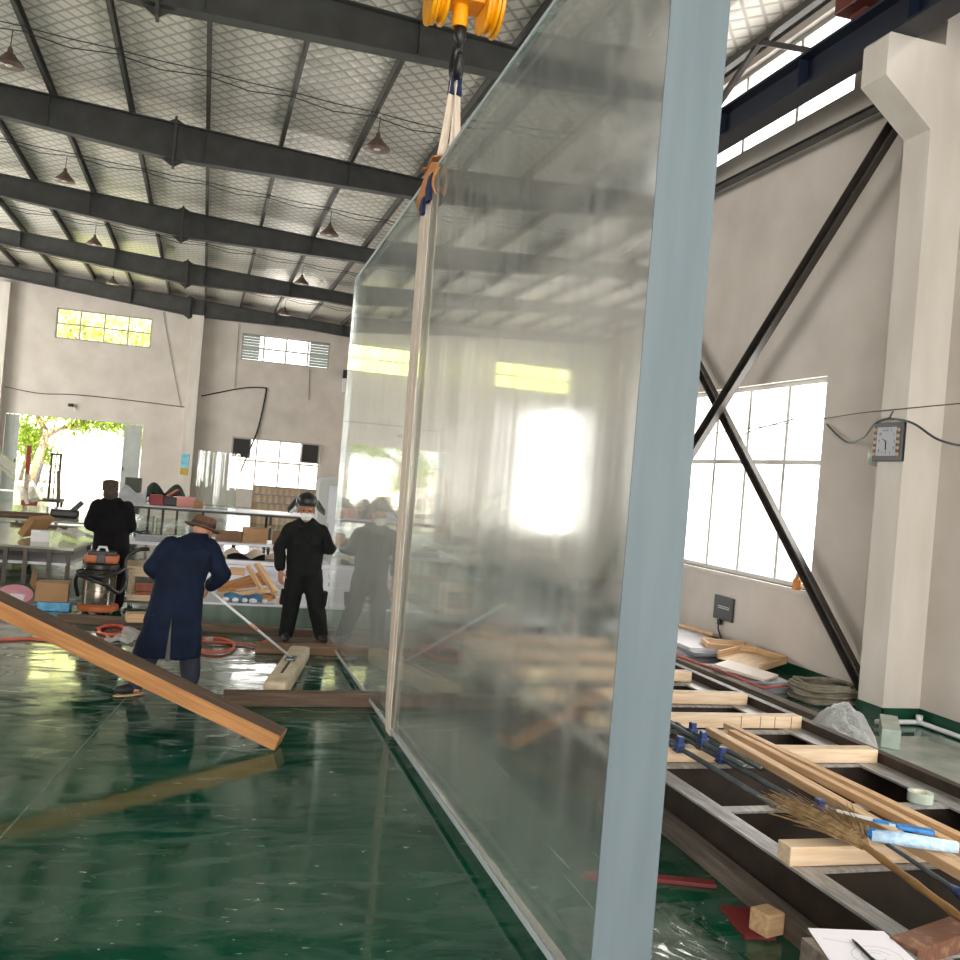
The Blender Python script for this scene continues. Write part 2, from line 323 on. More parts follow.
# ------------------------------------------------------------------ the hall
def wall(name, axis, at, thick, u0, u1, z0, z1, holes, m, label):
    us = sorted({u0, u1, *[h[0] for h in holes], *[h[1] for h in holes]}); zs = sorted({z0, z1, *[h[2] for h in holes], *[h[3] for h in holes]})
    b = MB()
    for a, c in zip(us, us[1:]):
        run = None
        for d, e in zip(zs, zs[1:]):
            if any(h[0]-1e-6 <= a and c <= h[1]+1e-6 and h[2]-1e-6 <= d and e <= h[3]+1e-6 for h in holes): continue
            if axis == 'X': b.box(min(at, at+thick), max(at, at+thick), a, c, d, e)
            else: b.box(a, c, min(at, at+thick), max(at, at+thick), d, e)
    bmesh.ops.remove_doubles(b.bm, verts=b.bm.verts, dist=1e-5)
    # drop the faces two neighbouring cells share
    seen = {}
    for f in b.bm.faces:
        k = tuple(round(v, 4) for v in f.calc_center_median()); seen.setdefault(k, []).append(f)
    bmesh.ops.delete(b.bm, geom=[f for fs in seen.values() if len(fs) > 1 for f in fs], context='FACES')
    return tag(b.obj(name, m), label, 'wall', kind='structure')
fl = MB(); fl.box(XL-.3, XR+.3, YF-.3, YB+.3, -.2, 0); tag(fl.obj('floor', 'floor'), 'glossy dark green painted factory floor with dusty smears and a painted-in pale reflection', 'floor', kind='structure')
wall('wall_back', 'Y', YB, .3, XL-.3, XR+.3, 0, 10.4, BACK_WIN + [DOOR], 'plaster', 'off-white end wall with a wide open doorway and high windows')
wall('wall_right', 'X', XR, .3, YF, YB, 0, 8.75, RIGHT_WIN + RIGHT_HIGH, 'plaster', 'off-white side wall behind the steel platform, with windows')
wall('wall_left', 'X', XL, -.3, YF, YB, 0, 10.4, LEFT_FILL_WIN, 'plaster', 'off-white side wall beyond the tables, out to the left')
wall('wall_front', 'Y', YF, -.3, XL-.3, XR+.3, 0, 10.4, FRONT_WIN, 'plaster', 'off-white end wall with a big gateway, behind the viewpoint')
ZB = lambda x: 9.0 - .053*(x+1.1)          # top of the rafters
b = MB(); x0, x1 = XL-.3, XR+.35
b.prism([(x0, YF-.3, ZB(x0)+.22), (x1, YF-.3, ZB(x1)+.22), (x1, YF-.3, ZB(x1)+.3), (x0, YF-.3, ZB(x0)+.3)], (0, YB-YF+.6, 0))
tag(b.obj('ceiling', 'foil'), 'silvery quilted foil insulation under the roof', 'ceiling', kind='structure')

# rafters
RAFTER_Y = [-1.0, 6.5, 14.1, 21.2, 28.6, 36.2, 44.2]
RAFTER_LABEL = ['grey steel rafter overhead behind the viewpoint', 'grey steel rafter above the hook, over the viewpoint', 'nearest grey steel rafter in view, behind the yellow hook block',
    'second grey steel rafter, ending at the orange pad on the panel top', 'third grey steel rafter, beyond the second row of lamps', 'fourth grey steel rafter, last clear of the end wall', 'grey steel rafter lying along the top of the end wall']
PX = [-0.49 + 1.53*k for k in range(-10, 6)]
def zbot(x):
    if x < -1.1: return ZB(x) - (.48 + .27*max(0, (x+9)/7.9))
    return ZB(x) - (.76 - .30*min(1, (x+1.1)/5.0))
def rafter(y, label):
    root = empty('ceiling_beam', (0, y, 0), label=label, cat='roof beam', kind='structure')
    xs = [XL, -9, -1.1, 3.9, XR-.02]
    w, f = MB(), MB()
    w.prism([(x, -.007, ZB(x)-.02) for x in xs] + [(x, -.007, zbot(x)+.02) for x in reversed(xs)], (0, .014, 0))
    w.obj('web', 'steel_grey', root)
    for a, c in zip(xs, xs[1:]):
        f.bar((a, 0, ZB(a)-.012), (c, 0, ZB(c)-.012), .26, .022)
        f.bar((a, 0, zbot(a)+.012), (c, 0, zbot(c)+.012), .26, .022)
    f.obj('flange', 'steel_grey', root)
    for k, px in enumerate(PX[::2]):
        if px < XL+.2 or px > XR-.2: continue
        MB().box(px-.006, px+.006, -.12, .12, zbot(px)+.02, ZB(px)-.02).obj('stiffener', 'steel_grey', root)
    e = MB()
    x = -1.1
    e.prism([(x-.025, -.15, ZB(x)+.12), (x-.025, -.15, zbot(x)-.14), (x-.025, .15, zbot(x)-.14), (x-.025, .15, ZB(x)+.12)], (.05, 0, 0))
    for sx in (-1, 1):
        e.prism([(x+.025*sx, -.006, zbot(x)+.01), (x+.025*sx, -.006, zbot(x)-.13), (x+.24*sx, -.006, zbot(x)+.01)], (0, .012, 0))
        e.prism([(x+.025*sx, -.006, ZB(x)-.01), (x+.025*sx, -.006, ZB(x)+.11), (x+.24*sx, -.006, ZB(x)-.01)], (0, .012, 0))
    e.obj('end_plate', 'steel_grey', root)
    return root
for y, l in zip(RAFTER_Y, RAFTER_LABEL): rafter(y, l)
# purlins: C channels running the length of the hall
for i, px in enumerate(PX):
    if px < XL or px > XR: continue
    b = MB(); z = ZB(px)
    b.box(px-.004, px+.004, YF, YB, z, z+.2); b.box(px-.004, px+.07, YF, YB, z, z+.008); b.box(px-.004, px+.07, YF, YB, z+.192, z+.2)
    tag(b.obj('ceiling_purlin', 'purlin'), 'thin grey steel purlin running the length of the foil roof', 'purlin', 'roof purlins', 'structure')
# the wall columns
def column_box(name, x0, x1, y0, y1, z1, label):
    o = MB().box(x0, x1, y0, y1, 0, z1).obj(name, 'plaster_paint'); return tag(o, label, 'column', kind='structure')
column_box('trim_1', -.95, -.45, YB-.45, YB, 8.3, 'white column on the end wall carrying the blue poster')
column_box('trim_2', -8.8, -8.3, YB-.45, YB, 8.7, 'white column on the end wall left of the open doorway')
def bracket_column(y0, y1, label):
    x0 = 6.75; zc1, zt = 6.44, 6.87; xo = 6.17
    b = MB()
    b.prism([(x0, y0, .0), (XR, y0, 0), (XR, y0, 8.5), (x0+.1, y0, 8.5), (x0+.1, y0, zt), (xo+.02, y0, zt), (xo, y0, zt-.03), (xo, y0, zc1), (x0, y0, 6.0)], (0, y1-y0, 0))
    return tag(b.obj('column', 'plaster_paint'), label, 'column', kind='structure')
bracket_column(8.08, 8.46, 'white wall column with a crane bracket at its top, beside the clock')
for y in (15.6, 23.1, 30.6, 38.1): bracket_column(y, y+.4, f'white bracket column hidden behind the panel, {["first", "second", "third", "fourth"][int((y-15)/7.4)]} beyond the clock column')
# green painted skirting
b = MB(); b.box(XR-.012, XR, YF, 8.08, 0, .15); b.box(XR-.012, XR, 8.46, YB, 0, .15); tag(b.obj('baseboard_right', 'green_paint'), 'dark green painted skirting band along the foot of the side wall', 'skirting', kind='structure')
b = MB(); b.box(6.738, 6.75, 8.068, 8.472, 0, .15); b.box(6.738, XR-.012, 8.068, 8.08, 0, .15); tag(b.obj('baseboard_column', 'green_paint'), 'dark green painted band around the foot of the clock column', 'skirting', kind='structure')

# windows: a frame with its bars and one set of panes
def window(n, axis, at, u0, u1, z0, z1, cols, rows, m, label, fw=.05, hz=None, swing=(), sill=True):
    root = empty(f'window_{n}', label=label, cat='window', kind='structure')
    def bx(bm, a, c, d, e, t0, t1):
        if axis == 'X': bm.box(at+t0, at+t1, a, c, d, e)
        else: bm.box(a, c, at+t0, at+t1, d, e)
    fr = MB()
    bx(fr, u0, u1, z0, z0+fw, .1, .17); bx(fr, u0, u1, z1-fw, z1, .1, .17); bx(fr, u0, u0+fw, z0+fw, z1-fw, .1, .17); bx(fr, u1-fw, u1, z0+fw, z1-fw, .1, .17)
    fr.obj('window_frame', m, root)
    ba = MB()
    for c in cols: bx(ba, c-fw/2, c+fw/2, z0+fw, z1-fw, .11, .16)
    for z in rows: bx(ba, u0+fw, u1-fw, z-fw/2, z+fw/2, .105, .155)
    ba.obj('glazing_bar', m, root)
    pn = MB(); bx(pn, u0+fw, u1-fw, z0+fw, z1-fw, .13, .136); pn.obj('pane', 'pane', root)
    return root
wl = ['high window in the end wall, out of view to the left', 'high window of small panes above the open doorway', 'high window with louvred ends, near the panel', 'wide low window behind the masked worker']
for i, (u0, u1, z0, z1) in enumerate(BACK_WIN):
    if z0 > 5: cols = [u0+(u1-u0)*k/4 for k in (1, 2, 3)]; rows = [(z0+z1)/2]
    else: cols = [u0+(u1-u0)*k for k in (.28, .54, .78)]; rows = [z0+(z1-z0)*.57]
    window(i+1, 'Y', YB, u0, u1, z0, z1, cols, rows, 'alu', wl[i], .07)
rl = ['big white-framed window beside the crossed braces', 'white-framed window seen through the clear panel', 'narrow white-framed window along the side wall, behind the panel', 'white-framed window in the side wall, behind the viewpoint']
for i, (u0, u1, z0, z1) in enumerate(RIGHT_WIN):
    w = window(i+5, 'X', XR, u0, u1, z0, z1, [u0+(u1-u0)*k for k in (.26, .52, .76)], [z0+(z1-z0)*.60], 'white_frame', rl[i], .06)
    s = MB(); s.box(XR-.04, XR+.1, u0-.03, u1+.03, z0-.05, z0); s.obj('window_sill', 'plaster_paint', w)
for i, (u0, u1, z0, z1) in enumerate(RIGHT_HIGH):
    n = int((u1-u0)/1.3); window(i+9, 'X', XR, u0, u1, z0, z1, [u0+(u1-u0)*k/n for k in range(1, n)], [], 'white_frame', ['strip window under the roof, above the blue crane girder', 'strip window under the roof, far part behind the panel', 'strip window under the roof, behind the viewpoint'][i], .06)
for i, (u0, u1, z0, z1) in enumerate(LEFT_FILL_WIN):
    window(i+12, 'X', XL-.27, u0, u1, z0, z1, [u0+(u1-u0)*k for k in (.25, .5, .75)], [z0+(z1-z0)*.6], 'white_frame', f'added fill-light window in the unseen left side wall, {["first", "second", "third", "fourth", "fifth"][i]} from the viewpoint', .06)
# ------------------------------------------------------------------ the hanging acrylic panel
PX0, PX1, PY0, PY1 = 1.585, 1.835, 3.38, 11.6
def pz(t, y):   # bottom and top edges: the panel hangs a little lower at its far end
    k = (y-PY0)/(PY1-PY0)
    return (.085 - .045*k) if t == 0 else (4.72 - .33*k)
panel = empty('acrylic_plate', (1.71, 7.5, 0), label='huge thick clear acrylic panel hanging on edge from the crane', cat='acrylic panel')
def hexa(b, x0, x1, y0, y1, zf):
    P = [b.bm.verts.new((x-1.71, y-7.5, z)) for x in (x0, x1) for y in (y0, y1) for z in (zf(0, y), zf(1, y))]
    for q in ((0, 1, 3, 2), (4, 6, 7, 5), (0, 4, 5, 1), (2, 3, 7, 6), (0, 2, 6, 4), (1, 5, 7, 3)): b.bm.faces.new([P[i] for i in q])
b = MB(); hexa(b, PX0, PX1, PY0, PY1, pz); o = b.obj('clear_slab', 'acrylic', panel); o.data.materials.append(M['acrylic_back']); o.data.polygons[1].material_index = 1
b = MB(); hexa(b, PX0-.001, PX1+.001, PY0-.006, PY0+.0004, pz); tag(b.obj('sawn_end', 'frosted', panel), 'pale blue-grey sawn end face')
b = MB(); hexa(b, PX0-.004, PX0+.03, PY0, PY1, lambda t, y: pz(0, y) - .003 if t == 0 else pz(0, y) + .03); tag(b.obj('edge_strip', 'chamfer', panel), 'pale chamfered lower edge')
b = MB(); hexa(b, PX0-.004, PX0+.02, PY0, PY1, lambda t, y: pz(1, y) - .025 if t == 0 else pz(1, y) + .003); tag(b.obj('edge_strip', 'chamfer', panel), 'pale chamfered upper edge')

# ------------------------------------------------------------------ overhead crane, strap
crane = empty('overhead_crane', (1.7, 7.5, 0), label='overhead crane whose yellow hook block carries the clear panel', cat='crane')
def cr(b, n, m, p=crane, s=False): return b.obj(n, m, p, s)
b = MB(); b.box(-16.5, 4.62, -.28, .28, 7.66, 8.12); cr(b, 'bridge_girder', 'red_paint')
b = MB(); b.box(4.45, 4.85, -1.05, 1.5, 7.42, 7.72, bev=.02)
for y in (-.8, 1.3): b.lathe([(.13, -.05), (.13, .05)], (4.65, y, 7.445), axis='X')
cr(b, 'end_carriage', 'red_paint')
b = MB(); b.box(-.35, .35, -.75, .1, 7.0, 7.58, bev=.03); b.lathe([(.2, -.5), (.2, .5)], (0, -.35, 7.15), axis='X'); cr(b, 'hoist_trolley', 'yellow')
for x in (-.19, -.1, .1, .19):
    for y in (-.13, .13): cr(MB().tube([(x, y, 6.15), (x*.9, y, 7.1)], .008, 6), 'wire_rope', 'steel_grey')
blk = MB(); blk.box(-.10, .16, -.14, .14, 5.87, 6.3, bev=.02); blk.lathe([(.062, 5.70), (.062, 5.9)], (-.01, 0, 0)); hb = cr(blk, 'hook_block', 'yellow')
for x0, sx in ((-.19, 1), (.215, 1)):
    w = MB(); w.lathe([(.2, -.05), (.235, -.05), (.235, -.025), (.2, -.01), (.2, .01), (.235, .025), (.235, .05), (.2, .05), (.06, .055), (.06, -.055), (.2, -.05)], (x0, 0, 5.93), 32, axis='X')
    w.lathe([(.245, -.085), (.25, -.075), (.25, -.06), (.245, -.055), (.05, -.055), (.05, -.085)], (x0 + (.0 if x0 < 0 else .14), 0, 5.93), 32, axis='X')
    w.obj('sheave', 'yellow', hb, 'auto')
hk = MB(); pts = []; rs = []
for k in range(25):
    a = rad(95 - 285*k/24); pts.append((.0, .075*cos(a)*1.0, 5.45 + .105*sin(a)*1.2)); rs.append(.026 + .03*math.sin(pi*k/24))
hk.tube([(0, 0, 5.72), (0, 0, 5.62)] + pts, [.055, .05] + rs, 12); hk.obj('lifting_hook', 'black', crane, True)

strap = empty('lifting_strap', (1.71, 7.6, 0), label='pale webbing strap looped under the clear panel and up to the hook', cat='strap')
def ribbon(pts, w, side=(0, 1, 0), th=.006):
    b = MB(); sd = Vector(side); P = [Vector(p)-Vector((1.71, 7.6, 0)) for p in pts]; R = []
    for i, p in enumerate(P):
        t = (P[min(i+1, len(P)-1)]-P[max(i-1, 0)]).normalized(); n = t.cross(sd).normalized(); ww = w[i] if isinstance(w, list) else w
        R.append([b.bm.verts.new(p+sd*a*ww/2+n*c*th/2) for a, c in ((-1, -1), (1, -1), (1, 1), (-1, 1))])
    for A, B in zip(R, R[1:]):
        for k in range(4): b.bm.faces.new((A[k], A[(k+1) % 4], B[(k+1) % 4], B[k]))
    b.bm.faces.new(R[0][::-1]); b.bm.faces.new(R[-1]); return b
for dy, yb, yt in ((0, 7.40, 7.52), (.008, 7.46, 7.66)):
    zt = pz(1, 7.6)
    ribbon([(PX1+.012, 7.5, pz(0, 7.5)-.016), (PX0-.014, yb, pz(0, 7.5)-.016), (PX0-.02-dy, yb, .25), (PX0-.035-dy, (yb+yt)/2-.02, 2.4), (PX0-.03-dy, yt-.03, 4.1), (PX0-.016, yt-.02, zt-.05), (PX0-.012, yt-.03, zt+.02), (PX1-.02, yt-.04, zt+.022)], [.12, .12, .13, .19, .19, .17, .14, .14]).obj('webbing', 'strap', strap)
ribbon([(PX1-.03, 7.5, pz(0, 7.5)-.024), (PX1+.014, 7.5, pz(0, 7.5)-.02), (PX1+.012, 7.55, 2.4), (PX1+.008, 7.6, 4.4), (PX1+.01, 7.62, zt+.03), (PX0+.03, 7.62, zt+.032)], .15).obj('webbing', 'strap', strap)
for x0, y0, x1, w in ((PX0+.06, 7.62, 1.675, .07), (PX0+.14, 7.6, 1.72, .05), (PX1-.05, 7.55, 1.72, .06)):
    ribbon([(x0, y0, zt+.036), (x0*.6+x1*.4, 7.55, 4.85), (x1, 7.5, 5.18), (x1+.005, 7.5, 5.34)], [w*1.4, w*1.2, w, w*.8], side=(.85, .53, 0)).obj('webbing', 'strap', strap)
for x0, k in ((1.665, 0), (1.73, 1)):
    b = MB(); b.tube([(x0-1.71, -.1, 5.16), (x0-1.712, -.1, 5.24), (x0-1.708+.008*(1-2*k), -.1, 5.33), (1.703-1.71, -.1, 5.42)], [.028, .022, .026, .02], 8)
    tag(b.obj('hook_sleeve', 'navy_cloth', strap, True), 'navy wear sleeve at the hook')
pad = MB()
pad.grid(lambda u, v: ((PX0-.04-1.71) + .30*u, (v-.5)*.46, zt+.06 + .035*sin(pi*u)+.02*sin(9*v)), 8, 8)
o = pad.obj('edge_pad', 'orange_cloth', None, True, loc=(1.71, 7.62, 0)); sm = o.modifiers.new('thick', 'SOLIDIFY'); sm.thickness = .012; o.parent = strap; o.location = (0, .02, 0)
tag(o, 'orange cloth pad folded over the panel edge')
o = MB().grid(lambda u, v: (PX0-.032-1.71-.025*sin(pi*v), -.10+(u-.5)*.60+.06*sin(3*v), zt+.04-.22*v-.12*abs(2*u-1)**1.5), 8, 8).obj('edge_pad', 'orange_cloth', strap, True); sm = o.modifiers.new('thick', 'SOLIDIFY'); sm.thickness = .012
ribbon([(PX0-.045, 7.36, zt-.10), (PX0-.055, 7.38, zt-.18), (PX0-.05, 7.40, zt-.30)], [.13, .15, .13], th=.03).obj('wear_sleeve', 'navy_cloth', strap)
ribbon([(PX0-.045, 7.60, zt-.22), (PX0-.055, 7.60, zt-.30), (PX0-.05, 7.58, zt-.36)], [.09, .11, .07], th=.03).obj('wear_sleeve', 'navy_cloth', strap)

# ------------------------------------------------------------------ crane girder, wall braces
b = MB(); b.box(6.2, 6.5, -7, 44, 7.25, 7.28); b.box(6.2, 6.5, -7, 44, 6.875, 6.905); b.box(6.34, 6.36, -7, 44, 6.905, 7.25); b.box(6.32, 6.38, -7, 44, 7.28, 7.31)
for k in range(28):
    y = -6.5 + 1.8*k; b.box(6.22, 6.48, y-.006, y+.006, 6.905, 7.25)
tag(b.obj('crane_beam', 'navy'), 'dark navy crane runway girder lying on the wall brackets', 'crane girder', kind='structure')
def angle_bar(name, p0, p1, w, m, label):
    b = MB(); mt, L = frame_mtx(p0, p1, (1, 0, 0))
    b.box(0, L, -w/2, w/2, -.008, 0); b.box(0, L, -w/2, -w/2+.012, -w*.55, 0); b.box(0, L, w/2-.012, w/2, -w*.55, 0)
    return tag(b.obj(name, m, None, mtx=mt), label, 'wall brace', kind='structure')
angle_bar('wall_brace_beam', (7.0, 8.5, 6.66), (7.0, 16.5, 6.75), .10, 'brace_brown', 'level dark steel tie between the wall columns below the girder')
angle_bar('wall_brace_beam', (6.95, 8.5, 6.62), (6.95, 15.55, .25), .17, 'brace_brown', 'dark diagonal steel brace climbing to the crane bracket')
angle_bar('wall_brace_beam', (7.06, 8.72, .2), (7.06, 15.5, 6.4), .14, 'brace_brown', 'diagonal steel brace dropping across the window to the column foot')
# knee bracing under the roof by the wall
b = MB(); b.bar((6.75, 11.5, 8.31), (6.75, 12.8, 7.68), .07, .07); b.bar((6.75, 11.5, 8.31), (6.75, 10.3, 7.7), .07, .07); b.bar((6.75, 8.6, 8.32), (6.75, 15.5, 8.32), .1, .1)
tag(b.obj('roof_brace_beam', 'brace_brown'), 'dark steel knee brace up under the roof above the girder', 'roof brace', kind='structure')

# ------------------------------------------------------------------ the steel platform
plat = empty('steel_platform', (4, 6, 0), rad(.6), label='long brown steel frame on the floor, carrying the timbers', cat='steel frame')
def pl(b, n, m): return b.obj(n, m, plat)
zt = .35
for nm, xa, xb in (('side_rail', 2.875, 2.995), ('side_rail', 4.525, 4.715)):
    b = MB()
    if xa < 3:
        b.box(xa-4, xb-4, -4.2, 5.0, zt-.014, zt); pl(b, 'rail_flange', 'steel_top')
        b = MB(); b.box(xa-4+.125, xa-4+.141, -4.2, 5.0, .0, zt-.0145); pl(b, nm, 'steel_brown')
    else:
        b.box(xa-4, xb-4, -4.2, 5.0, zt-.014, zt); pl(b, 'rail_flange', 'steel_top')
        b = MB(); b.box(xb-4, xb-4+.02, -4.2, 5.0, 0, zt+.06); pl(b, nm, 'steel_brown')
        b = MB(); b.box(xb-4-.004, xb-4+.07, -4.2, 5.0, zt+.06, zt+.07); pl(b, 'rail_lip', 'steel_brown')
for k in range(11):
    y = 3.19 + .815*k
    b = MB(); b.box(-1.0, .53, y-6-.045, y-6+.045, zt-.016, zt-.004); pl(b, 'cross_flange', 'steel_top')
    b = MB(); b.box(-.98, .71, y-6-.008, y-6+.008, .0, zt-.016); pl(b, 'cross_beam', 'steel_brown')
TY = [4.06, 5.72, 6.56, 7.36, 8.2, 9.03, 9.85]
TX = [(2.885, 4.60), (3.0, 4.70), (3.05, 4.70), (2.95, 4.675), (3.0, 4.62), (3.0, 4.66), (2.98, 4.63)]
TL = ['pale squared timber nearest the paper, under the broom and blue squeegee', 'pale timber across the steel frame, under the pipe clamps and battens', 'pale timber with pencil lines near its right end, third across the frame', 'knotty pale timber lying fourth across the frame',
      'short-looking pale timber beside the panel, fifth across the frame', 'pale timber sixth across the frame, behind the panel', 'pale timber at the far end of the frame, behind the panel']
for y, (xa, xb), l in zip(TY, TX, TL):
    o = timber('timber_block', (xa, y, zt+.048), (xb, y+random.uniform(-.05, .05), zt+.048), .11, .095, 'wood_pale', l, 'timber', 'timbers across the steel frame')
    if 'pencil' in l:
        for x in (1.1, 1.27, 1.4, 1.55): MB().box(x, x+.005, -.0565, -.055, -.045, .045).obj('pencil_line', 'steel_grey', o)
za = zt+.096
timber('batten', (3.58, 6.0, za+.026), (3.50, 2.9, za+.026), .075, .05, 'wood', 'long pine batten beside the pipe clamps, leftmost of the three', 'batten', 'long battens')
timber('batten', (3.72, 5.95, za+.024), (3.76, 2.9, za+.024), .06, .046, 'wood', 'long pine batten in the middle of the three', 'batten', 'long battens')
timber('batten', (3.80, 6.15, za+.022), (3.93, 2.9, za+.022), .06, .042, 'wood', 'long pine batten farthest from the pipe clamps', 'batten', 'long battens')
# pipe clamps
def pipe_clamp(p0, p1, js, label):
    r = .017; mt, L = frame_mtx(p0, p1); root = empty('pipe_clamp', label=label, cat='clamp', group='sash clamps on the timbers'); root.matrix_world = mt
    MB().tube([(0, 0, 0), (L, 0, 0)], r, 10).obj('pipe', 'pipe', root, True)
    b = MB(); b.lathe([(.024, 0), (.024, .04)], (L*.55, 0, 0), axis='X'); b.obj('coupling', 'pipe', root, True)
    for j in js:
        b = MB(); b.box(j-.028, j+.028, -.028, .028, -.03, .032, bev=.006); b.box(j-.022, j+.022, -.02, .02, .028, .075, bev=.006); b.obj('clamp_jaw', 'blue_cast', root)
        MB().tube([(j+.0, -.05, -.01), (j, .05, -.01)], .006, 6).obj('jaw_pin', 'pipe', root)
zc = za+.02
pipe_clamp((3.33, 7.4, zc), (3.46, 5.16, zc), (1.45,), 'grey pipe clamp with a blue jaw, lying next to the battens')
pipe_clamp((3.22, 7.3, zc+.01), (3.33, 4.28, zc), (1.95, 2.9), 'longest grey pipe clamp in the bundle, reaching the broom head')
pipe_clamp((3.12, 7.2, zc), (3.13, 4.52, zc), (1.6,), 'grey pipe clamp on the outside of the bundle, nearest the panel')
pipe_clamp((3.27, 7.35, zc+.045), (3.30, 5.1, zc+.03), (1.75,), 'grey pipe clamp lying on top of the bundle')
# broom
br = empty('straw_broom', label='worn straw broom with a bamboo handle lying on the timbers', cat='broom')
h0, h1 = Vector((3.21, 3.96, .50)), Vector((3.10, 3.0, .47))
d = (h1-h0)/4; pts = [h0+d*(k/3) for k in range(13)]; rs = [.017+(.004 if k % 3 == 0 else 0) for k in range(13)]
M['bamboo'] = mat('bamboo', '94703f', .5, c2='785630', scale=6)
M['straw'] = mat('straw', 'a58862', .85, c2='7d6344', scale=25)
MB().tube(pts, rs, 10).obj('handle', 'bamboo', br, True)
b = MB(); hd = (h0-h1).normalized(); sd = Vector((1, 0, 0))
for k in range(330):
    u = random.uniform(-1, 1); L = random.uniform(.32, .62) if u < -.2 else random.uniform(.24, .45)
    q = h0 + hd*random.uniform(-.1, .0) + Vector((random.uniform(-.02, .02), 0, random.uniform(-.018, .02)))
    e = q + hd*L*(1-.1*abs(u)) + sd*(u*.20*L/.4) + Vector((0, 0, random.uniform(-.045, .05)))
    mm = (q+e)/2 + sd*u*.02 + Vector((0, 0, .02))
    b.tube([q, mm, e + Vector((random.uniform(-.02, .02), random.uniform(-.02, .02), 0))], [.0035, .003, .0014], 4)
b.obj('straw_head', 'straw', br)
b = MB()
for t in (.0, .025, .09): b.lathe([(.034, -.006), (.037, 0), (.034, .006)], h0+hd*t, 12, axis='Y')
b.obj('binding', 'straw', br)
# squeegee pole and blue mop pad
sq = empty('floor_squeegee', label='grey pole with a dark blue grip lying beside the bamboo handle', cat='pole')
MB().tube([(3.36, 4.1, .5), (3.27, 3.35, .5)], .011, 10).obj('pole', 'pipe', sq, True)
b = MB(); b.tube([(3.275, 3.4, .5), (3.268, 3.34, .5), (3.25, 3.2, .5)], [.014, .024, .022], 12); tag(b.obj('grip', 'blue_cast', sq, True), 'dark blue grip')
M['blue_cloth'] = mat('blue_cloth', '9fc4e6', .85, c2='c9def0', scale=30, bump=.4)
M['blue_bright'] = mat('bright_blue_plastic', '2487cf', .45, c2='0d5ea3', scale=15)
mp = empty('mop_pad', label='light blue fluffy mop pad with a bright blue clip on the battens', cat='mop')
b = MB(); b.tube([(3.27, 3.92, .53), (3.40, 3.86, .53), (3.62, 3.74, .53)], [.03, .035, .028], 12); b.obj('fluffy_pad', 'blue_cloth', mp, True)
b = MB(); b.bar((3.42, 3.92, .57), (3.56, 3.83, .57), .05, .02, bev=.005); b.bar((3.36, 4.02, .565), (3.45, 3.9, .575), .02, .014); b.ball((3.28, 3.92, .535), .03, .028, .03); b.obj('clip', 'blue_bright', mp)
b = MB(); b.bar((3.28, 4.2, .55), (3.42, 3.93, .57), .018, .012); b.obj('arm', 'white', mp)
# tape, paper, pen, angle, block
M['tape'] = mat('clear_tape', 'c4d0c4', .25, c2='aebcae', scale=10)
tp = empty('tape_roll', (4.4, 4.87, zt), label='roll of clear packing tape standing on the frame cross member', cat='tape')
MB().lathe([(.045, 0), (.075, 0), (.075, .06), (.045, .06), (.045, 0)], seg=28).obj('tape_winding', 'tape', tp, 'auto')
MB().lathe([(.04, .001), (.0449, .001), (.0449, .059), (.04, .059), (.04, .001)], seg=28).obj('cardboard_core', mat('tape_core', 'd9d2c0', .8), tp, 'auto')
M['paper'] = mat('paper', 'e6e3ea', .7)
pp = empty('sketch_paper', (2.6, 3.1, .415), label='sheet of white paper with a pencil sketch, under the black pen', cat='paper')
b = MB(); P = [(2.475, 3.285), (2.79, 3.225), (2.745, 2.985), (2.58, 2.72), (2.36, 2.79), (2.4, 3.05)]
b.prism([(x-2.6, y-3.1, 0) for x, y in P], (0, 0, .0012)); b.obj('sheet', 'paper', pp)
M['pencil'] = mat('pencil_mark', 'a9a7b0', .8)
b = MB()
for rr, a0, a1 in ((.06, 0, 300), (.1, -60, 200), (.035, 30, 330)):
    b.tube([(rr*cos(rad(a0+(a1-a0)*k/20))*1.0+.01, rr*.8*sin(rad(a0+(a1-a0)*k/20))-.06, .0013) for k in range(21)], .0009, 4)
b.tube([(-.12, .1, .0013), (-.03, .05, .0013)], .0009, 4)
b.obj('pencil_sketch', 'pencil', pp)
MB().box(2.40-2.6, 2.78-2.6, 2.75-3.1, 3.22-3.1, -.415, -.002).obj('backing_board', 'wood_grey', None, loc=(2.6, 3.1, .415))
bpy.data.objects['backing_board'].name = 'plywood_box'; tag(bpy.data.objects['plywood_box'], 'grey plywood box end under the white sketch paper', 'box')
pn = empty('ballpoint_pen', label='black pen lying on the white sketch paper', cat='pen')
a, c = Vector((2.592, 3.16, .4225)), Vector((2.555, 2.96, .4225)); dd = (c-a).normalized()
MB().tube([a, a+dd*.03, c], [.0035, .006, .006], 10).obj('barrel', 'black', pn, True)
MB().tube([a-dd*.008, a], [.001, .003], 8).obj('tip', 'black', pn, True)
MB().bar(c-dd*.05+Vector((0, 0, .008)), c+Vector((0, 0, .008)), .004, .002).obj('pocket_clip', 'black', pn)
o = MB(); mt, L = frame_mtx((2.79, 3.11, .41), (3.75, 3.42, .41)); o.box(0, L, -.06, .06, .0, .012); o.box(0, L, -.06, -.048, -.06, 0); tag(o.obj('steel_angle', 'rust', mtx=mt), 'rusty flaking steel angle lying across the frame, beside the paper', 'steel bar')
timber('floor_timber', (2.97, 6.3, .055), (2.94, 3.79, .055), .09, .11, 'wood_grey', 'long grey timber on the green floor along the frame rail', 'timber')
tag(MB().box(-.06, .06, -.06, .06, -.055, .055, bev=.012).obj('wood_block', 'wood', loc=(2.815, 4.05, .072), rot=(0, 0, .25)), 'small pale wooden block on the floor by the long grey timber', 'wood block')
M['red_board'] = mat('red_painted_board', '7d2a2c', .6, c2='6a2024', scale=6)
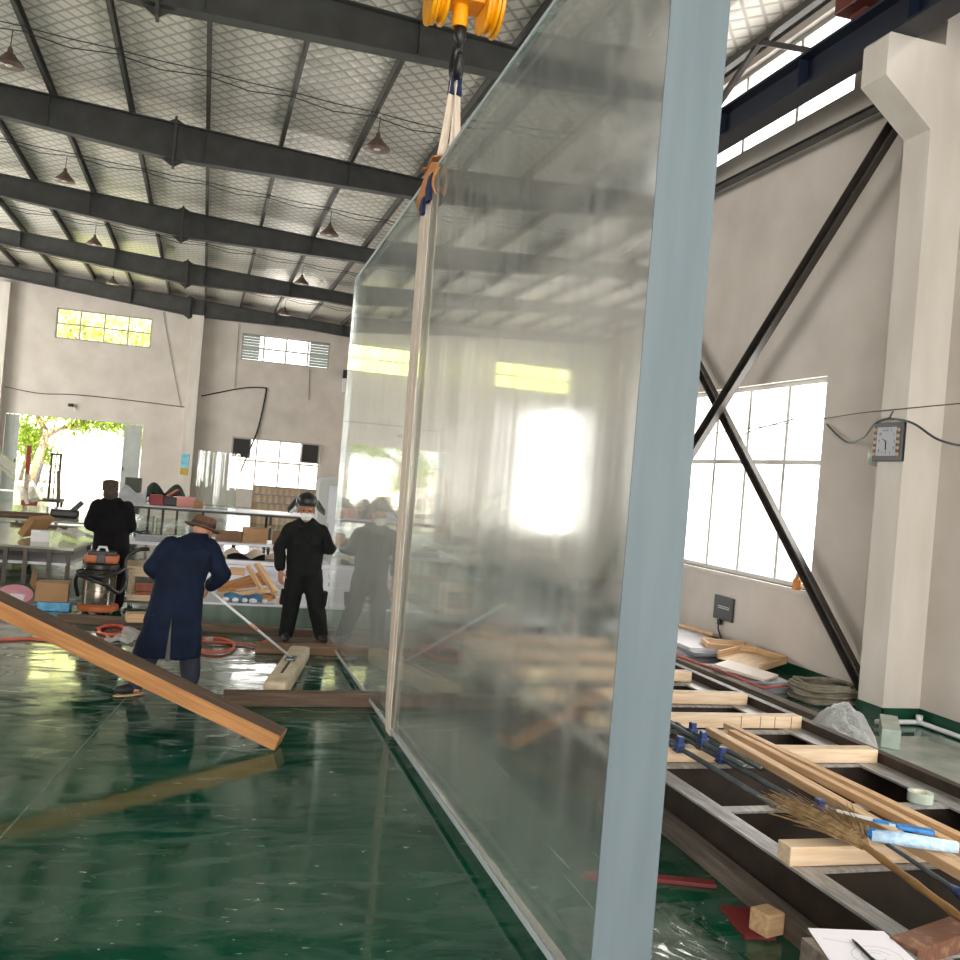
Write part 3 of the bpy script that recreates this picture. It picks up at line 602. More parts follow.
tag(MB().box(-.28, .28, -.035, .035, 0, .022, bev=.003).obj('red_board', 'red_board', loc=(2.59, 4.69, 0.001), rot=(0, 0, -.33)), 'narrow red painted board on the floor beside the panel', 'board')
tag(MB().box(-.17, .17, -.08, .08, 0, .015, bev=.003).obj('red_board', 'red_board', loc=(2.785, 4.17, 0.001), rot=(0, 0, 1.4)), 'red painted board piece on the floor beside the wooden block', 'board')
# ------------------------------------------------------------------ people
M['skin'] = mat('skin', 'b98467', .55, c2='a8755a', scale=12)
M['coat_blue'] = mat('navy_work_coat', '121c34', .85, c2='0d1526', scale=5, bump=.35, bscale=9, spec=.2)
M['black_cloth'] = mat('black_work_cloth', '131414', .85, c2='1b1c1c', scale=6, bump=.4, bscale=12, spec=.2)
M['coat_black'] = mat('black_coat_cloth', '0d0c0e', .9, c2='141216', scale=6, bump=.35, bscale=9, spec=.15)
M['grey_cloth'] = mat('grey_trouser_cloth', '2f3340', .9, c2='262a35', scale=6, bump=.3, bscale=10)
M['felt_brown'] = mat('brown_felt', '6a4a38', .95, c2='5a3d2e', scale=20, bump=.2)
M['beanie'] = mat('brown_knit', '4a3b34', .95, c2='382c27', scale=30, bump=.5)
M['rubber'] = mat('dark_rubber', '1b1c20', .6)
M['sole'] = mat('tan_sole', 'b79c78', .6)
M['hair'] = mat('black_hair', '15120f', .7)
def fuse(b, name, m, parent, vox=.009, it=3, loc=None, disp=0):
    o = b.obj(name, m, parent, True)
    r = o.modifiers.new('fuse', 'REMESH'); r.mode = 'VOXEL'; r.voxel_size = vox; r.use_smooth_shade = True
    s = o.modifiers.new('soften', 'SMOOTH'); s.iterations = it; s.factor = .5
    if disp:
        tx = bpy.data.textures.get('folds') or bpy.data.textures.new('folds', 'CLOUDS'); tx.noise_scale = .16; tx.noise_depth = 3
        d = o.modifiers.new('folds', 'DISPLACE'); d.texture = tx; d.strength = disp; d.texture_coords = 'GLOBAL'; d.mid_level = .5
    return o
def limb(b, pts, rs, seg=14):
    # a tapered limb with rounded joints
    P = [Vector(p) for p in pts]
    for i in range(len(P)-1):
        n = 6; b.tube([P[i].lerp(P[i+1], k/n) for k in range(n+1)], [rs[i]+(rs[i+1]-rs[i])*k/n for k in range(n+1)], seg)
    for p, r in zip(P, rs): b.ball(p, r*.99)
def hand(b, wrist, fwd, palm_n, thumb_side, s=1.0, curl=.5):
    """palm, four unequal bent fingers and a thumb that leaves the side of the palm"""
    f = Vector(fwd).normalized(); n = Vector(palm_n); n = (n-f*n.dot(f)).normalized(); t = f.cross(n)*thumb_side
    w = Vector(wrist); mt = Matrix((( f.x, t.x, n.x), (f.y, t.y, n.y), (f.z, t.z, n.z)))
    b.ball(w+f*.045*s, .055*s, .042*s, .017*s, 2, mt); b.ball(w+f*.07*s, .035*s, .042*s, .015*s, 2, mt)
    for k, L in enumerate((.068, .078, .072, .055)):
        base = w + f*.085*s + t*(.030-.0195*k)*s; a = 0; pts = [base]
        for j, q in enumerate((.45, .32, .23)):
            a += curl*(.5 if j == 0 else .8); pts.append(pts[-1] + (f*cos(a)+n*sin(a))*L*q*s)
        b.tube([w+f*.05*s+t*(.02-.014*k)*s] + pts, [.009*s, .0092*s, .0086*s, .0078*s, .0065*s], 8)
        b.ball(pts[-1], .0068*s)
    p0 = w + f*.03*s + t*.03*s; p1 = p0 + (f*.6+t*.75+n*.2).normalized()*.035*s; p2 = p1 + (f*.85+t*.2+n*.45).normalized()*.032*s
    b.tube([w+f*.015*s, p0, p1, p2], [.013*s, .0125*s, .0105*s, .008*s], 8); b.ball(p2, .0082*s)
def rotm(face, tilt=0):
    # head frame: columns right, face direction, up
    f = Vector(face).normalized(); r = f.cross(Vector((0, 0, 1))).normalized(); u = r.cross(f)
    return Matrix(((r.x, f.x, u.x), (r.y, f.y, u.y), (r.z, f.z, u.z)))
def head(b, c, face, R):
    c = Vector(c); g = lambda x, y, z: c + R @ Vector((x, y, z))
    b.ball(g(0, -.005, .03), .074, .092, .088, 3, R); b.ball(g(0, .02, -.045), .056, .068, .07, 3, R)      # skull and jaw
    b.ball(g(0, .065, -.095), .024, .022, .02, 2, R)
    b.tube([g(0, .088, .02), g(0, .108, -.022), g(0, .088, -.032)], [.009, .015, .011], 8)                  # nose
    b.ball(g(0, .086, -.058), .024, .01, .008, 2, R); b.ball(g(0, .078, .035), .05, .018, .009, 2, R)       # lips, brow
    for s in (-1, 1): b.ball(g(s*.076, -.008, -.01), .009, .02, .032, 2, R)                                 # ears
def eyes(parent, c, R):
    c = Vector(c)
    for s in (-1, 1):
        MB().ball(c + R @ Vector((s*.031, .078, .004)), .012, .008, .007, 2, R).obj('eye', 'hair', parent, True)

# --- the man in the blue coat
p1 = empty('person', (-.2, 8.8, 0), label='person in a navy coat and brown hat, back turned, pushing a wide mop', cat='person')
O = Vector((-.2, 8.8, 0)); q = lambda x, y, z: Vector((x, y, z)) - O
hc = q(.045, 9.10, 1.40); fd = (.75, .55, -.38); Rh = rotm(fd)
b = MB(); head(b, hc, fd, Rh)
limb(b, [q(-.0, 8.99, 1.26), q(.03, 9.06, 1.35)], [.06, .055])
b.loft([(q(-.14, 8.8, .80), .15, .11), (q(-.11, 8.82, 1.0), .15, .11), (q(-.07, 8.88, 1.2), .17, .11), (q(-.03, 8.95, 1.34), .14, .09)])
limb(b, [q(-.21, 8.78, .86), q(-.27, 8.82, .46), q(-.40, 8.7, .09)], [.09, .06, .042]); limb(b, [q(-.05, 8.8, .86), q(.03, 8.86, .46), q(.055, 8.9, .09)], [.09, .06, .042])
b.ball(q(-.41, 8.69, .055), .05, .04, .03); b.ball(q(.06, 8.92, .055), .04, .05, .03)
limb(b, [q(-.22, 8.9, 1.29), q(-.35, 8.9, 1.08), q(-.12, 9.14, .97)], [.055, .044, .03]); limb(b, [q(.14, 8.92, 1.28), q(.26, 8.92, 1.05), q(.14, 9.05, .915)], [.055, .044, .03])
hand(b, q(.14, 9.055, .905), (-.35, .35, -.8), (-.7, -.1, .1), 1, 1.0, 1.0); hand(b, q(-.11, 9.15, .97), (.75, .15, -.1), (0, -.6, -.4), -1, 1.0, 1.0)
fuse(b, 'body', 'skin', p1, .008); eyes(p1, hc, Rh)
b = MB()
b.loft([(q(-.165, 8.79, .335), .285, .18), (q(-.165, 8.79, .36), .29, .185), (q(-.15, 8.79, .55), .26, .17), (q(-.13, 8.79, .80), .225, .155), (q(-.115, 8.8, .98), .215, .15), (q(-.085, 8.85, 1.15), .235, .15), (q(-.055, 8.9, 1.28), .225, .14), (q(-.02, 8.97, 1.365), .13, .10), (q(.01, 9.01, 1.40), .08, .08)])
limb(b, [q(-.21, 8.9, 1.29), q(-.345, 8.87, 1.09), q(-.16, 9.12, .98)], [.095, .085, .06]); limb(b, [q(.11, 8.92, 1.29), q(.245, 8.90, 1.06), q(.16, 9.02, .945)], [.095, .085, .062])
cut = MB(); coat = fuse(b, 'coat', 'coat_blue', p1, .011, 4, disp=.035)
# the vent at the back of the coat shows as a dark slit between two flaps
b = MB(); b.prism([q(-.15, 8.588, .70), q(-.178, 8.58, .33), q(-.135, 8.58, .33)], (0, .03, 0)); tag(b.obj('coat_vent', 'black', p1), 'dark vent at the back of the coat')
b = MB(); b.lathe([(.085, -.03), (.098, -.01), (.086, .018), (.078, .02)], q(.012, 9.015, 1.39), 18); fuse(b, 'collar', 'coat_blue', p1, .009, 2)
b = MB(); limb(b, [q(-.24, 8.78, .7), q(-.29, 8.82, .42), q(-.385, 8.71, .13)], [.125, .10, .085]); limb(b, [q(-.03, 8.81, .7), q(.02, 8.86, .42), q(.05, 8.88, .12)], [.125, .10, .08]); fuse(b, 'trousers', 'grey_cloth', p1, .011, 3, disp=.02)
for c, rz in ((q(-.44, 8.69, .05), .5), (q(.06, 8.95, .05), 1.75)):
    R3 = Matrix.Rotation(rz+pi if rz < 1 else rz, 3, 'Z')
    b = MB(); b.ball(c+R3@Vector((.02, 0, .012)), .125, .05, .045, 3, R3); b.ball(c+R3@Vector((-.06, 0, .035)), .055, .046, .05, 2, R3); sh = fuse(b, 'shoe', 'rubber', p1, .008)
    b = MB(); b.ball(c+R3@Vector((.01, 0, -.036)), .142, .054, .012, 3, R3); b.obj('sole', 'sole', sh, True)
hat = MB(); hb_ = hc + Rh@Vector((0, -.02, .055)); Ru = rotm((.8, .5, -.30))
prof = [(.158, -.012), (.17, -.004), (.16, .002), (.112, .012), (.109, .03), (.104, .075), (.092, .098), (.055, .09), (.0, .083)]
hat.lathe(prof, hb_, 28, mtx=Ru.to_4x4()); ho = hat.obj('hat', 'felt_brown', p1, True); so = ho.modifiers.new('t', 'SOLIDIFY'); so.thickness = .006
b = MB(); b.lathe([(.1125, .013), (.1135, .016), (.111, .036), (.110, .04)], hb_, 28, mtx=Ru.to_4x4()); tag(b.obj('hat_band', 'beanie', ho, True), 'darker hat band')

# --- the masked man in black by the panel
p2 = empty('person', (1.2, 11.0, .11), label='person in black workwear with white face mask and raised welding hood, touching the panel', cat='person')
O2 = Vector((1.2, 11.0, .11)); q = lambda x, y, z: Vector((x, y, z)) - O2
hc = q(1.165, 10.93, 1.60); fd = (-.05, -1, -.12); Rh = rotm(fd) * 1.14
b = MB(); head(b, hc, fd, Rh); limb(b, [q(1.18, 11.0, 1.42), q(1.17, 10.98, 1.54)], [.062, .055])
b.loft([(q(1.20, 11, .92), .15, .1), (q(1.2, 11, 1.12), .15, .1), (q(1.19, 11, 1.32), .17, .10), (q(1.18, 11, 1.42), .13, .07)])
limb(b, [q(1.10, 11, .95), q(1.09, 10.98, .53), q(1.055, 11.02, .19)], [.09, .058, .042]); limb(b, [q(1.30, 11, .95), q(1.36, 10.97, .53), q(1.46, 11.04, .19)], [.09, .058, .042])
b.ball(q(1.05, 10.95, .15), .05, .1, .04); b.ball(q(1.47, 10.98, .15), .05, .1, .04)
limb(b, [q(1.0, 11, 1.37), q(.905, 11.0, 1.14), q(.935, 10.93, .90)], [.04, .036, .03]); limb(b, [q(1.37, 11, 1.37), q(1.465, 11.0, 1.16), q(1.52, 11.22, 1.17)], [.04, .036, .03])
hand(b, q(.935, 10.93, .90), (.06, -.06, -1), (.6, .5, 0), 1, 1.05, .35); hand(b, q(1.522, 11.23, 1.17), (.12, .95, .25), (1, -.1, 0), -1, 1.0, .15)
fuse(b, 'body', 'skin', p2, .0075); eyes(p2, hc, Rh)
b = MB()
b.loft([(q(1.20, 11, .86), .185, .135), (q(1.2, 11, .92), .2, .14), (q(1.2, 11, 1.12), .205, .145), (q(1.19, 11, 1.30), .225, .145), (q(1.185, 11, 1.41), .21, .12), (q(1.182, 11, 1.455), .155, .10), (q(1.18, 11, 1.50), .09, .085)])
limb(b, [q(1.01, 11, 1.37), q(.90, 11.0, 1.15), q(.925, 10.94, .94)], [.08, .07, .06]); limb(b, [q(1.36, 11, 1.37), q(1.46, 11.0, 1.17), q(1.51, 11.15, 1.165)], [.08, .074, .058])
jk = fuse(b, 'jacket', 'black_cloth', p2, .011, 4, disp=.03)
for x in (1.10, 1.29):
    MB().box(-.06, .06, -.012, .012, -.065, .065, bev=.008).obj('chest_pocket', 'black_cloth', jk, loc=q(x, 10.852, 1.27), rot=(-.03, 0, 0))
b = MB(); b.prism([q(1.10, 10.885, 1.47), q(1.165, 10.865, 1.40), q(1.09, 10.88, 1.36)], (0, .02, .0)); b.prism([q(1.25, 10.885, 1.47), q(1.185, 10.865, 1.40), q(1.26, 10.88, 1.36)], (0, .02, 0)); b.lathe([(.072, 1.45), (.088, 1.46), (.08, 1.51), (.074, 1.51)], q(1.18, 10.99, 0), 16); b.obj('collar', 'black_cloth', jk, True)
b = MB(); limb(b, [q(1.12, 11, .90), q(1.09, 10.98, .53), q(1.06, 11.02, .19)], [.12, .10, .088]); limb(b, [q(1.29, 11, .90), q(1.36, 10.97, .53), q(1.455, 11.04, .19)], [.12, .10, .088]); b.ball(q(1.2, 11, .9), .17, .12, .09)
tr = fuse(b, 'trousers', 'black_cloth', p2, .011, 3, disp=.03)
for x, z in ((.985, .60), (1.455, .60)): MB().box(-.025, .025, -.07, .07, -.085, .085, bev=.012).obj('cargo_pocket', 'black_cloth', tr, loc=q(x, 10.98, z), rot=(0, .08, 0))
for x, y, rz in ((1.05, 10.95, -.1), (1.47, 10.98, .15)):
    b = MB(); c = q(x, y-.03, .155); R3 = Matrix.Rotation(rz, 3, 'Z'); b.ball(c+R3@Vector((0, -.02, -.005)), .05, .125, .042, 3, R3); b.ball(c+R3@Vector((0, .06, .025)), .048, .055, .06, 2, R3); fuse(b, 'shoe', 'rubber', p2, .008)
g = lambda x, y, z: hc + Rh @ Vector((x, y, z))
b = MB(); b.ball(g(0, .05, -.055), .058, .05, .048, 3, Rh); b.tube([g(0, .098, -.01), g(0, .118, -.04), g(0, .098, -.085)], [.012, .02, .012], 8); tag(fuse(b, 'face_mask', mat('white_mask', 'e8e8e6', .8), p2, .006, 2), 'white dust mask')
b = MB(); b.ball(g(0, -.01, .095), .098, .115, .08, 3, Rh); b.box(-.085, .085, .03, .13, .055, .072, Matrix.Translation(hc) @ Rh.to_4x4(), bev=.006); hd_ = fuse(b, 'hood_cap', 'black', p2, .007, 3)
for s in (-1, 1):
    b = MB(); b.prism([g(s*.085, .03, .10), g(s*.10, -.07, .09), g(s*.175, -.03, -.01), g(s*.17, .06, -.035), g(s*.095, .05, .02)], Rh @ Vector((s*.012, 0, .012))); b.obj('hood_flap', 'black', hd_)
b = MB(); b.prism([g(.105, .055, .045), g(.165, .068, -.02), g(.15, .07, -.04), g(.095, .06, .015)], Rh @ Vector((.004, .006, .004))); tag(b.obj('visor', mat('grey_visor', '8b9094', .3), hd_), 'grey visor edge')

# --- the man in the long black coat near the doorway
p3 = empty('person', (-1.08, 13.35, 0), label='person in a long black coat seen from behind, in front of the bright doorway', cat='person')
O3 = Vector((-1.08, 13.35, 0)); q = lambda x, y, z: Vector((x, y, z)) - O3
hc = q(-1.13, 13.38, 1.565); fd = (-.25, 1, -.22); Rh = rotm(fd)
b = MB(); head(b, hc, fd, Rh); limb(b, [q(-1.09, 13.35, 1.38), q(-1.12, 13.37, 1.5)], [.06, .055])
b.loft([(q(-1.06, 13.35, .85), .15, .1), (q(-1.08, 13.35, 1.2), .17, .11), (q(-1.09, 13.35, 1.40), .15, .08)])
for s in (-1, 1):
    limb(b, [q(-1.05+s*.09, 13.35, .9), q(-1.04+s*.1, 13.33, .48), q(-1.03+s*.1, 13.36, .09)], [.09, .058, .042]); b.ball(q(-1.03+s*.1, 13.42, .045), .05, .1, .04)
limb(b, [q(-1.27, 13.35, 1.35), q(-1.34, 13.33, 1.10), q(-1.2, 13.55, 1.02)], [.055, .042, .03]); limb(b, [q(-.9, 13.35, 1.35), q(-.84, 13.33, 1.10), q(-.95, 13.55, 1.02)], [.055, .042, .03])
hand(b, q(-1.2, 13.56, 1.02), (.5, .6, .05), (0, 0, 1), 1, 1, .6); hand(b, q(-.95, 13.56, 1.02), (-.5, .6, .05), (0, 0, 1), -1, 1, .6)
fuse(b, 'body', 'skin', p3, .009)
b = MB(); b.loft([(q(-1.06, 13.34, .70), .235, .17), (q(-1.06, 13.34, .85), .225, .165), (q(-1.07, 13.34, 1.1), .215, .155), (q(-1.08, 13.35, 1.27), .235, .15), (q(-1.09, 13.35, 1.38), .2, .12), (q(-1.1, 13.36, 1.47), .095, .09)])
limb(b, [q(-1.26, 13.35, 1.35), q(-1.335, 13.32, 1.11), q(-1.22, 13.52, 1.03)], [.095, .085, .065]); limb(b, [q(-.91, 13.35, 1.35), q(-.845, 13.32, 1.11), q(-.94, 13.52, 1.03)], [.095, .085, .065])
b.ball(q(-.95, 13.28, 1.39), .08, .07, .05); fuse(b, 'coat', 'coat_black', p3, .011, 4, disp=.03)
b = MB()
for s in (-1, 1): limb(b, [q(-1.05+s*.09, 13.35, .85), q(-1.04+s*.1, 13.33, .48), q(-1.03+s*.1, 13.36, .1)], [.12, .1, .085])
fuse(b, 'trousers', 'coat_black', p3, .011, 3)
for s in (-1, 1):
    b = MB(); b.ball(q(-1.03+s*.1, 13.41, .05), .052, .13, .05, 3); fuse(b, 'shoe', 'rubber', p3, .009)
b = MB(); b.ball(hc+Rh@Vector((0, -.01, .05)), .10, .115, .09, 3, Rh); b.ball(hc+Rh@Vector((0, -.05, -.06)), .095, .09, .10, 3, Rh); b.lathe([(.094, -.06), (.104, -.05), (.100, .06), (.085, .075)], hc+Rh@Vector((0, -.01, .05)), 20, mtx=Rh.to_4x4()); fuse(b, 'knit_cap', 'beanie', p3, .008)
b = MB(); b.ball(hc+Rh@Vector((0, -.05, -.03)), .072, .05, .06, 3, Rh); b.obj('hair', 'hair', p3, True)

# --- the wide mop
mop = empty('wide_mop', (1, 9.7, 0), label='wide beige felt-wrapped mop with a white pole, pushed by the man in navy', cat='mop')
M['felt'] = mat('beige_felt', 'cbbda4', .95, c2='b5a58a', scale=9, bump=.3)
mt, L = frame_mtx((.77-1, 8.62-9.7, .085), (1.17-1, 10.42-9.7, .085))
MB().box(0, L, -.105, .105, -.084, .075, mt, bev=.035).obj('felt_head', 'felt', mop, True)
MB().box(L*.22, L*.55, -.012, .012, .07, .079, mt).obj('slot', 'black', mop)
b = MB(); b.box(L*.52, L*.62, -.05, .05, .07, .10, mt, bev=.01); b.obj('pole_joint', 'pipe', mop)
j = mt @ Vector((L*.57, 0, .095)); e = Vector((.075-1, 9.09-9.7, .945)); MB().tube([e, j], .0125, 10).obj('pole', 'white', mop, True)
a, c = e.lerp(j, .52), e.lerp(j, .6); tag(MB().tube([a, c], .0165, 10).obj('pole_sleeve', mat('pink_tape', 'c9968a', .6), mop, True), 'pinkish taped joint')
def smooth(P, n=6):
    P = [Vector(p) for p in P]; out = []
    for i in range(len(P)-1):
        a, b, c, d = P[max(i-1, 0)], P[i], P[i+1], P[min(i+2, len(P)-1)]
        for k in range(n):
            t = k/n; out.append(.5*((2*b)+(c-a)*t+(2*a-5*b+4*c-d)*t*t+(3*b-a-3*c+d)*t**3))
    return out+[P[-1]]
M['joint'] = mat('pale_joint_filler', '66756a', .5, c2='3f5a4c', scale=9)
tag(MB().bar((-.38, 9.3, .0006), (-.95, 4.9, .0006), .012, .001).obj('trim_3', 'joint'), 'pale thin joint line in the green floor at the left', 'floor joint', kind='structure')
# ------------------------------------------------------------------ wooden beams on the floor
A, B_ = Vector((-2.62, 8.30, 1.352)), Vector((.715, 7.15, .066))
mt, L = frame_mtx(A, B_); mt = mt @ Matrix.Rotation(rad(2), 4, 'X')
tbm = MB().box(0, L, -.10, .10, -.06, .06, bev=.008).obj('squared_timber', 'wood_orange', mtx=mt); tag(tbm, 'big sloping orange-brown squared timber in the left foreground, its low end on the floor', 'timber')
tag(MB().box(.004, L-.004, -.097, .097, .0595, .063).obj('dark_upper_face', 'wood_dark', tbm), 'dark upper face')  # thin darker brown strip over the upper face
timber('floor_sleeper', (.33, 8.42, .062), (2.35, 8.49, .062), .13, .12, 'wood_dark', 'brown squared timber on the floor running under the clear panel', 'timber') 
timber('floor_sleeper', (.72, 10.78, .055), (2.9, 10.72, .055), .15, .105, 'wood_mid', 'brown timber on the floor at the masked man, its face towards the mop', 'timber')
timber('floor_sleeper', (-1.5, 12.3, .05), (1.9, 11.75, .05), .14, .1, 'wood_dark', 'long brown timber on the floor running behind the navy coat to the panel', 'timber')
tag(MB().box(.86, 1.60, 10.88, 11.22, .0, .108, bev=.006).obj('timber_plank', 'wood_dark'), 'short dark plank pair on the floor under the masked man', 'plank')
# ------------------------------------------------------------------ pendant lamps and roof wires
M['lamp_shade'] = mat('brown_lamp_enamel', '6a5448', .5, c2='57443a', scale=10)
M['lamp_white'] = mat('lamp_inside', 'd8d2c8', .5)
def lamp_proto():
    r = empty('pendant_lamp', cat='lamp', group='pendant lamps')
    b = MB(); b.lathe([(.05, .21), (.075, .19), (.12, .13), (.19, .06), (.245, 0), (.25, -.012)], seg=24); s = b.obj('lamp_shade', 'lamp_shade', r, True); so = s.modifiers.new('t', 'SOLIDIFY'); so.thickness = .006
    b = MB(); b.lathe([(.045, .19), (.07, .175), (.115, .12), (.183, .052), (.238, -.006)], seg=24); b.obj('reflector', 'lamp_white', s, True)
    b = MB(); b.lathe([(.0, -.03), (.06, -.02), (.085, .03), (.05, .12), (.04, .18)], seg=16); b.obj('bulb', 'lamp_white', r, True)
    b = MB(); b.lathe([(.045, .20), (.05, .21), (.04, .28), (.012, .31)], seg=14); b.obj('lamp_cap', 'lamp_shade', r, True)
    MB().tube([(0, 0, .30), (.015, 0, .62)], .008, 6).obj('cord', 'black', r)
    MB().box(-.03, .03, -.02, .02, .61, .65).obj('junction_box', 'white', r)
    return r
proto = lamp_proto(); first = True
LAMPS = [((2.65, 17.86), 'brown cone pendant lamp nearest the yellow hook and panel'), ((-3.68, 17.95), 'brown cone pendant lamp at the upper left corner, nearest of its row'), ((2.66, 25.03), 'brown cone pendant lamp in the right row, second from the hook'), ((-3.73, 25.07), 'brown cone pendant lamp in the left row, second away'),
    ((2.66, 32.3), 'brown cone pendant lamp in the right row, third from the hook'), ((-3.8, 32.3), 'brown cone pendant lamp in the left row, third away'), ((2.68, 39.5), 'farthest brown cone pendant lamp above the louvred window'), ((-3.88, 39.5), 'farthest brown cone pendant lamp above the small-paned window')]
for (x, y), l in LAMPS:
    o = proto if first else copy_tree(proto); first = False
    o.location = (x, y, ZB(x)-.69); o['label'] = l
for k, y in enumerate((17.9, 25.05, 32.3, 39.5)):
    for dy, nm in ((0, 'upper'), (.22, 'lower')):
        pts = []
        for i, px in enumerate(PX):
            if XL+.3 < px < XR-.3:
                pts.append((px, y+dy, ZB(px)-.012))
                if i < len(PX)-1 and PX[i+1] < XR-.3: pts.append((px+.76, y+dy, ZB(px+.76)-(.03 if dy == 0 else .10)))
        tag(MB().tube(pts, .011, 5).obj('ceiling_wire', 'steel_grey'), f'{["nearest", "second", "third", "farthest"][k]} pair of lamp wires under the purlins, {"straight" if dy == 0 else "sagging"} one', 'wire')
# ------------------------------------------------------------------ things on the end wall
def cable(name, pts, r, label, m='black'): return tag(MB().tube(smooth(pts), r, 6).obj(name, m, None, True), label, 'cable')
yw = YB-.03
cable('wall_cable', [(-8.28, yw, 4.36), (-6.9, yw, 4.22), (-5.5, yw, 4.31), (-3.3, yw, 4.30), (-.97, yw, 4.23)], .018, 'thin cable sagging along the end wall above the open doorway')
cable('wall_cable', [(-.3, yw, 4.79), (1.1, yw, 5.24), (1.9, yw, 5.42), (2.5, yw, 5.45)], .03, 'black cable rising along the end wall between the two right windows')
cable('wall_cable', [(2.5, yw, 5.45), (2.42, yw, 4.6), (2.25, yw-.02, 3.5), (1.95, yw-.1, 2.5), (1.65, yw-.2, 1.56)], .04, 'thick black cable hanging down past the low end window')
cable('wall_cable', [(1.06, yw, 8.2), (1.1, yw, 5.3)], .01, 'thin wire dropping on the end wall left of the louvred window', 'steel_grey')
cable('wall_cable', [(4.36, yw, 6.55), (4.42, yw, 5.1)], .012, 'short wire hanging below the louvred end window', 'steel_grey')
cable('wall_cable', [(-2.2, yw, 8.3), (-1.5, yw, 5.6), (-1.1, yw, 4.2)], .01, 'thin slanting wire on the end wall left of the poster column', 'steel_grey')
c = empty('security_camera', (-5.62, yw-.02, 3.84), label='small dark camera on the end wall above the doorway', cat='camera')
MB().box(-.1, .1, -.16, .02, -.06, .07, bev=.02).obj('camera_body', 'black', c); MB().bar((.12, 0, -.02), (.2, -.05, -.22), .03, .03).obj('bracket', 'white', c)
po = empty('wall_poster', (-.76, YB-.455, 1.7), label='small poster, blue above and yellow below, on the end wall column', cat='poster')
M['poster_blue'] = mat('poster_blue', '5cb4d6', .5, c2='9fd0dc', scale=4); M['poster_yellow'] = mat('poster_yellow', 'c9a63a', .5, c2='a9913c', scale=9)
MB().box(-.165, .165, -.004, 0, -.16, .46).obj('picture', 'poster_blue', po); MB().box(-.165, .165, -.004, 0, -.46, -.16).obj('caption_band', 'poster_yellow', po)
for x0, x1, l, rz in ((-8.14, -7.6, 'grey sheet-metal door leaf folded at the left of the doorway', 0), (-3.40, -2.66, 'grey sheet-metal door leaf folded at the right of the doorway', 0)):
    d = empty('door_leaf', (x0, YB+.06, 0), label=l, cat='door')
    b = MB(); b.box(0, x1-x0, 0, .05, .03, 3.24); b.obj('door_sheet', 'door_metal', d)
    b = MB()
    for k in range(5): b.box((x1-x0)*(k+.3)/5, (x1-x0)*(k+.3)/5+.03, -.012, 0, .03, 3.24)
    b.obj('ribs', 'door_metal', d)
    b = MB(); b.lathe([(.03, 1.2), (.03, 1.35)], (.06 if 'right' in l else x1-x0-.06, -.03, 0), 8); b.obj('door_handle', 'steel_grey', d)
w3 = BACK_WIN[3]
M['dark_pane'] = mat('dark_open_sash', '2b2725', .5)
for x0, x1, l in ((1.2, 2.02, 'dark open sash at the upper left of the low end window'), (4.27, 5.1, 'dark open sash at the upper right of the low end window')):
    s = empty('open_sash_window', ((x0+x1)/2, YB-.08, 2.66), label=l, cat='window sash')
    b = MB(); b.box(-.41, .41, -.03, .03, .40, .45); b.box(-.41, .41, -.03, .03, -.45, -.40); b.box(-.41, -.36, -.03, .03, -.4, .4); b.box(.36, .41, -.03, .03, -.4, .4); b.obj('sash_frame', 'alu', s)
    MB().box(-.36, .36, -.01, .01, -.4, .4).obj('sash_panel', 'dark_pane', s); s.rotation_euler = (.12, 0, 0)
M['louvre'] = mat('grey_louvre', '8f9691', .5)
for x0, x1, l in ((1.3, 2.05, 'grey louvre panel at the left end of the upper window by the panel'), (4.3, 5.17, 'grey louvre panel at the right end of the upper window by the panel')):
    b = MB()
    for k in range(9): z = 6.68+.125*k; b.prism([(x0, YB+.04, z), (x0, YB+.08, z+.12), (x0, YB+.085, z+.12), (x0, YB+.045, z)], (x1-x0, 0, 0))
    tag(b.obj('window_louvre', 'louvre'), l, 'louvre')
ac = empty('wall_unit', (6.0, YB-.15, 5.9), label='white wall unit on the end wall beside the far edge of the panel', cat='wall unit')
MB().box(-.12, .35, -.15, .14, -.3, .35, bev=.03).obj('casing', 'white', ac); MB().box(-.12, .2, -.12, .12, .36, .75, bev=.02).obj('upper_box', 'black', ac)
# ------------------------------------------------------------------ outside the doorway
M['yard'] = mat('concrete_yard', 'd0cabb', .8, c2='bdb6a4', scale=.8)
tag(MB().box(-40, 30, YB+.3, 95, -.25, -.02).obj('yard_ground', 'yard'), 'bright concrete yard outside the open doorway', 'ground', kind='structure')
M['bark'] = mat('bark', '9b8a72', .9, c2='6f6250', scale=8, bump=.6)
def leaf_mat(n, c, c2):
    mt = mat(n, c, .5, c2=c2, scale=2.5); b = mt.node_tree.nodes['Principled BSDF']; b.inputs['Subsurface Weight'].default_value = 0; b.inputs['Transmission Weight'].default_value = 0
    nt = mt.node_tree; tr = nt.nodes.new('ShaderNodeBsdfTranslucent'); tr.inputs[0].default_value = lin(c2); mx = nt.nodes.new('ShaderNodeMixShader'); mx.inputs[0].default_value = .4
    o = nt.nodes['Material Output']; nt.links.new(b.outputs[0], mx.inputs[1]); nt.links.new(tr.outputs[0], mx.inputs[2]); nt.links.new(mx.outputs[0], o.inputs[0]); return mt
M['leaf'] = leaf_mat('leaf_green', '5f7a24', '8fa634'); M['leaf2'] = leaf_mat('leaf_dark', '4f6a22', '86a032')
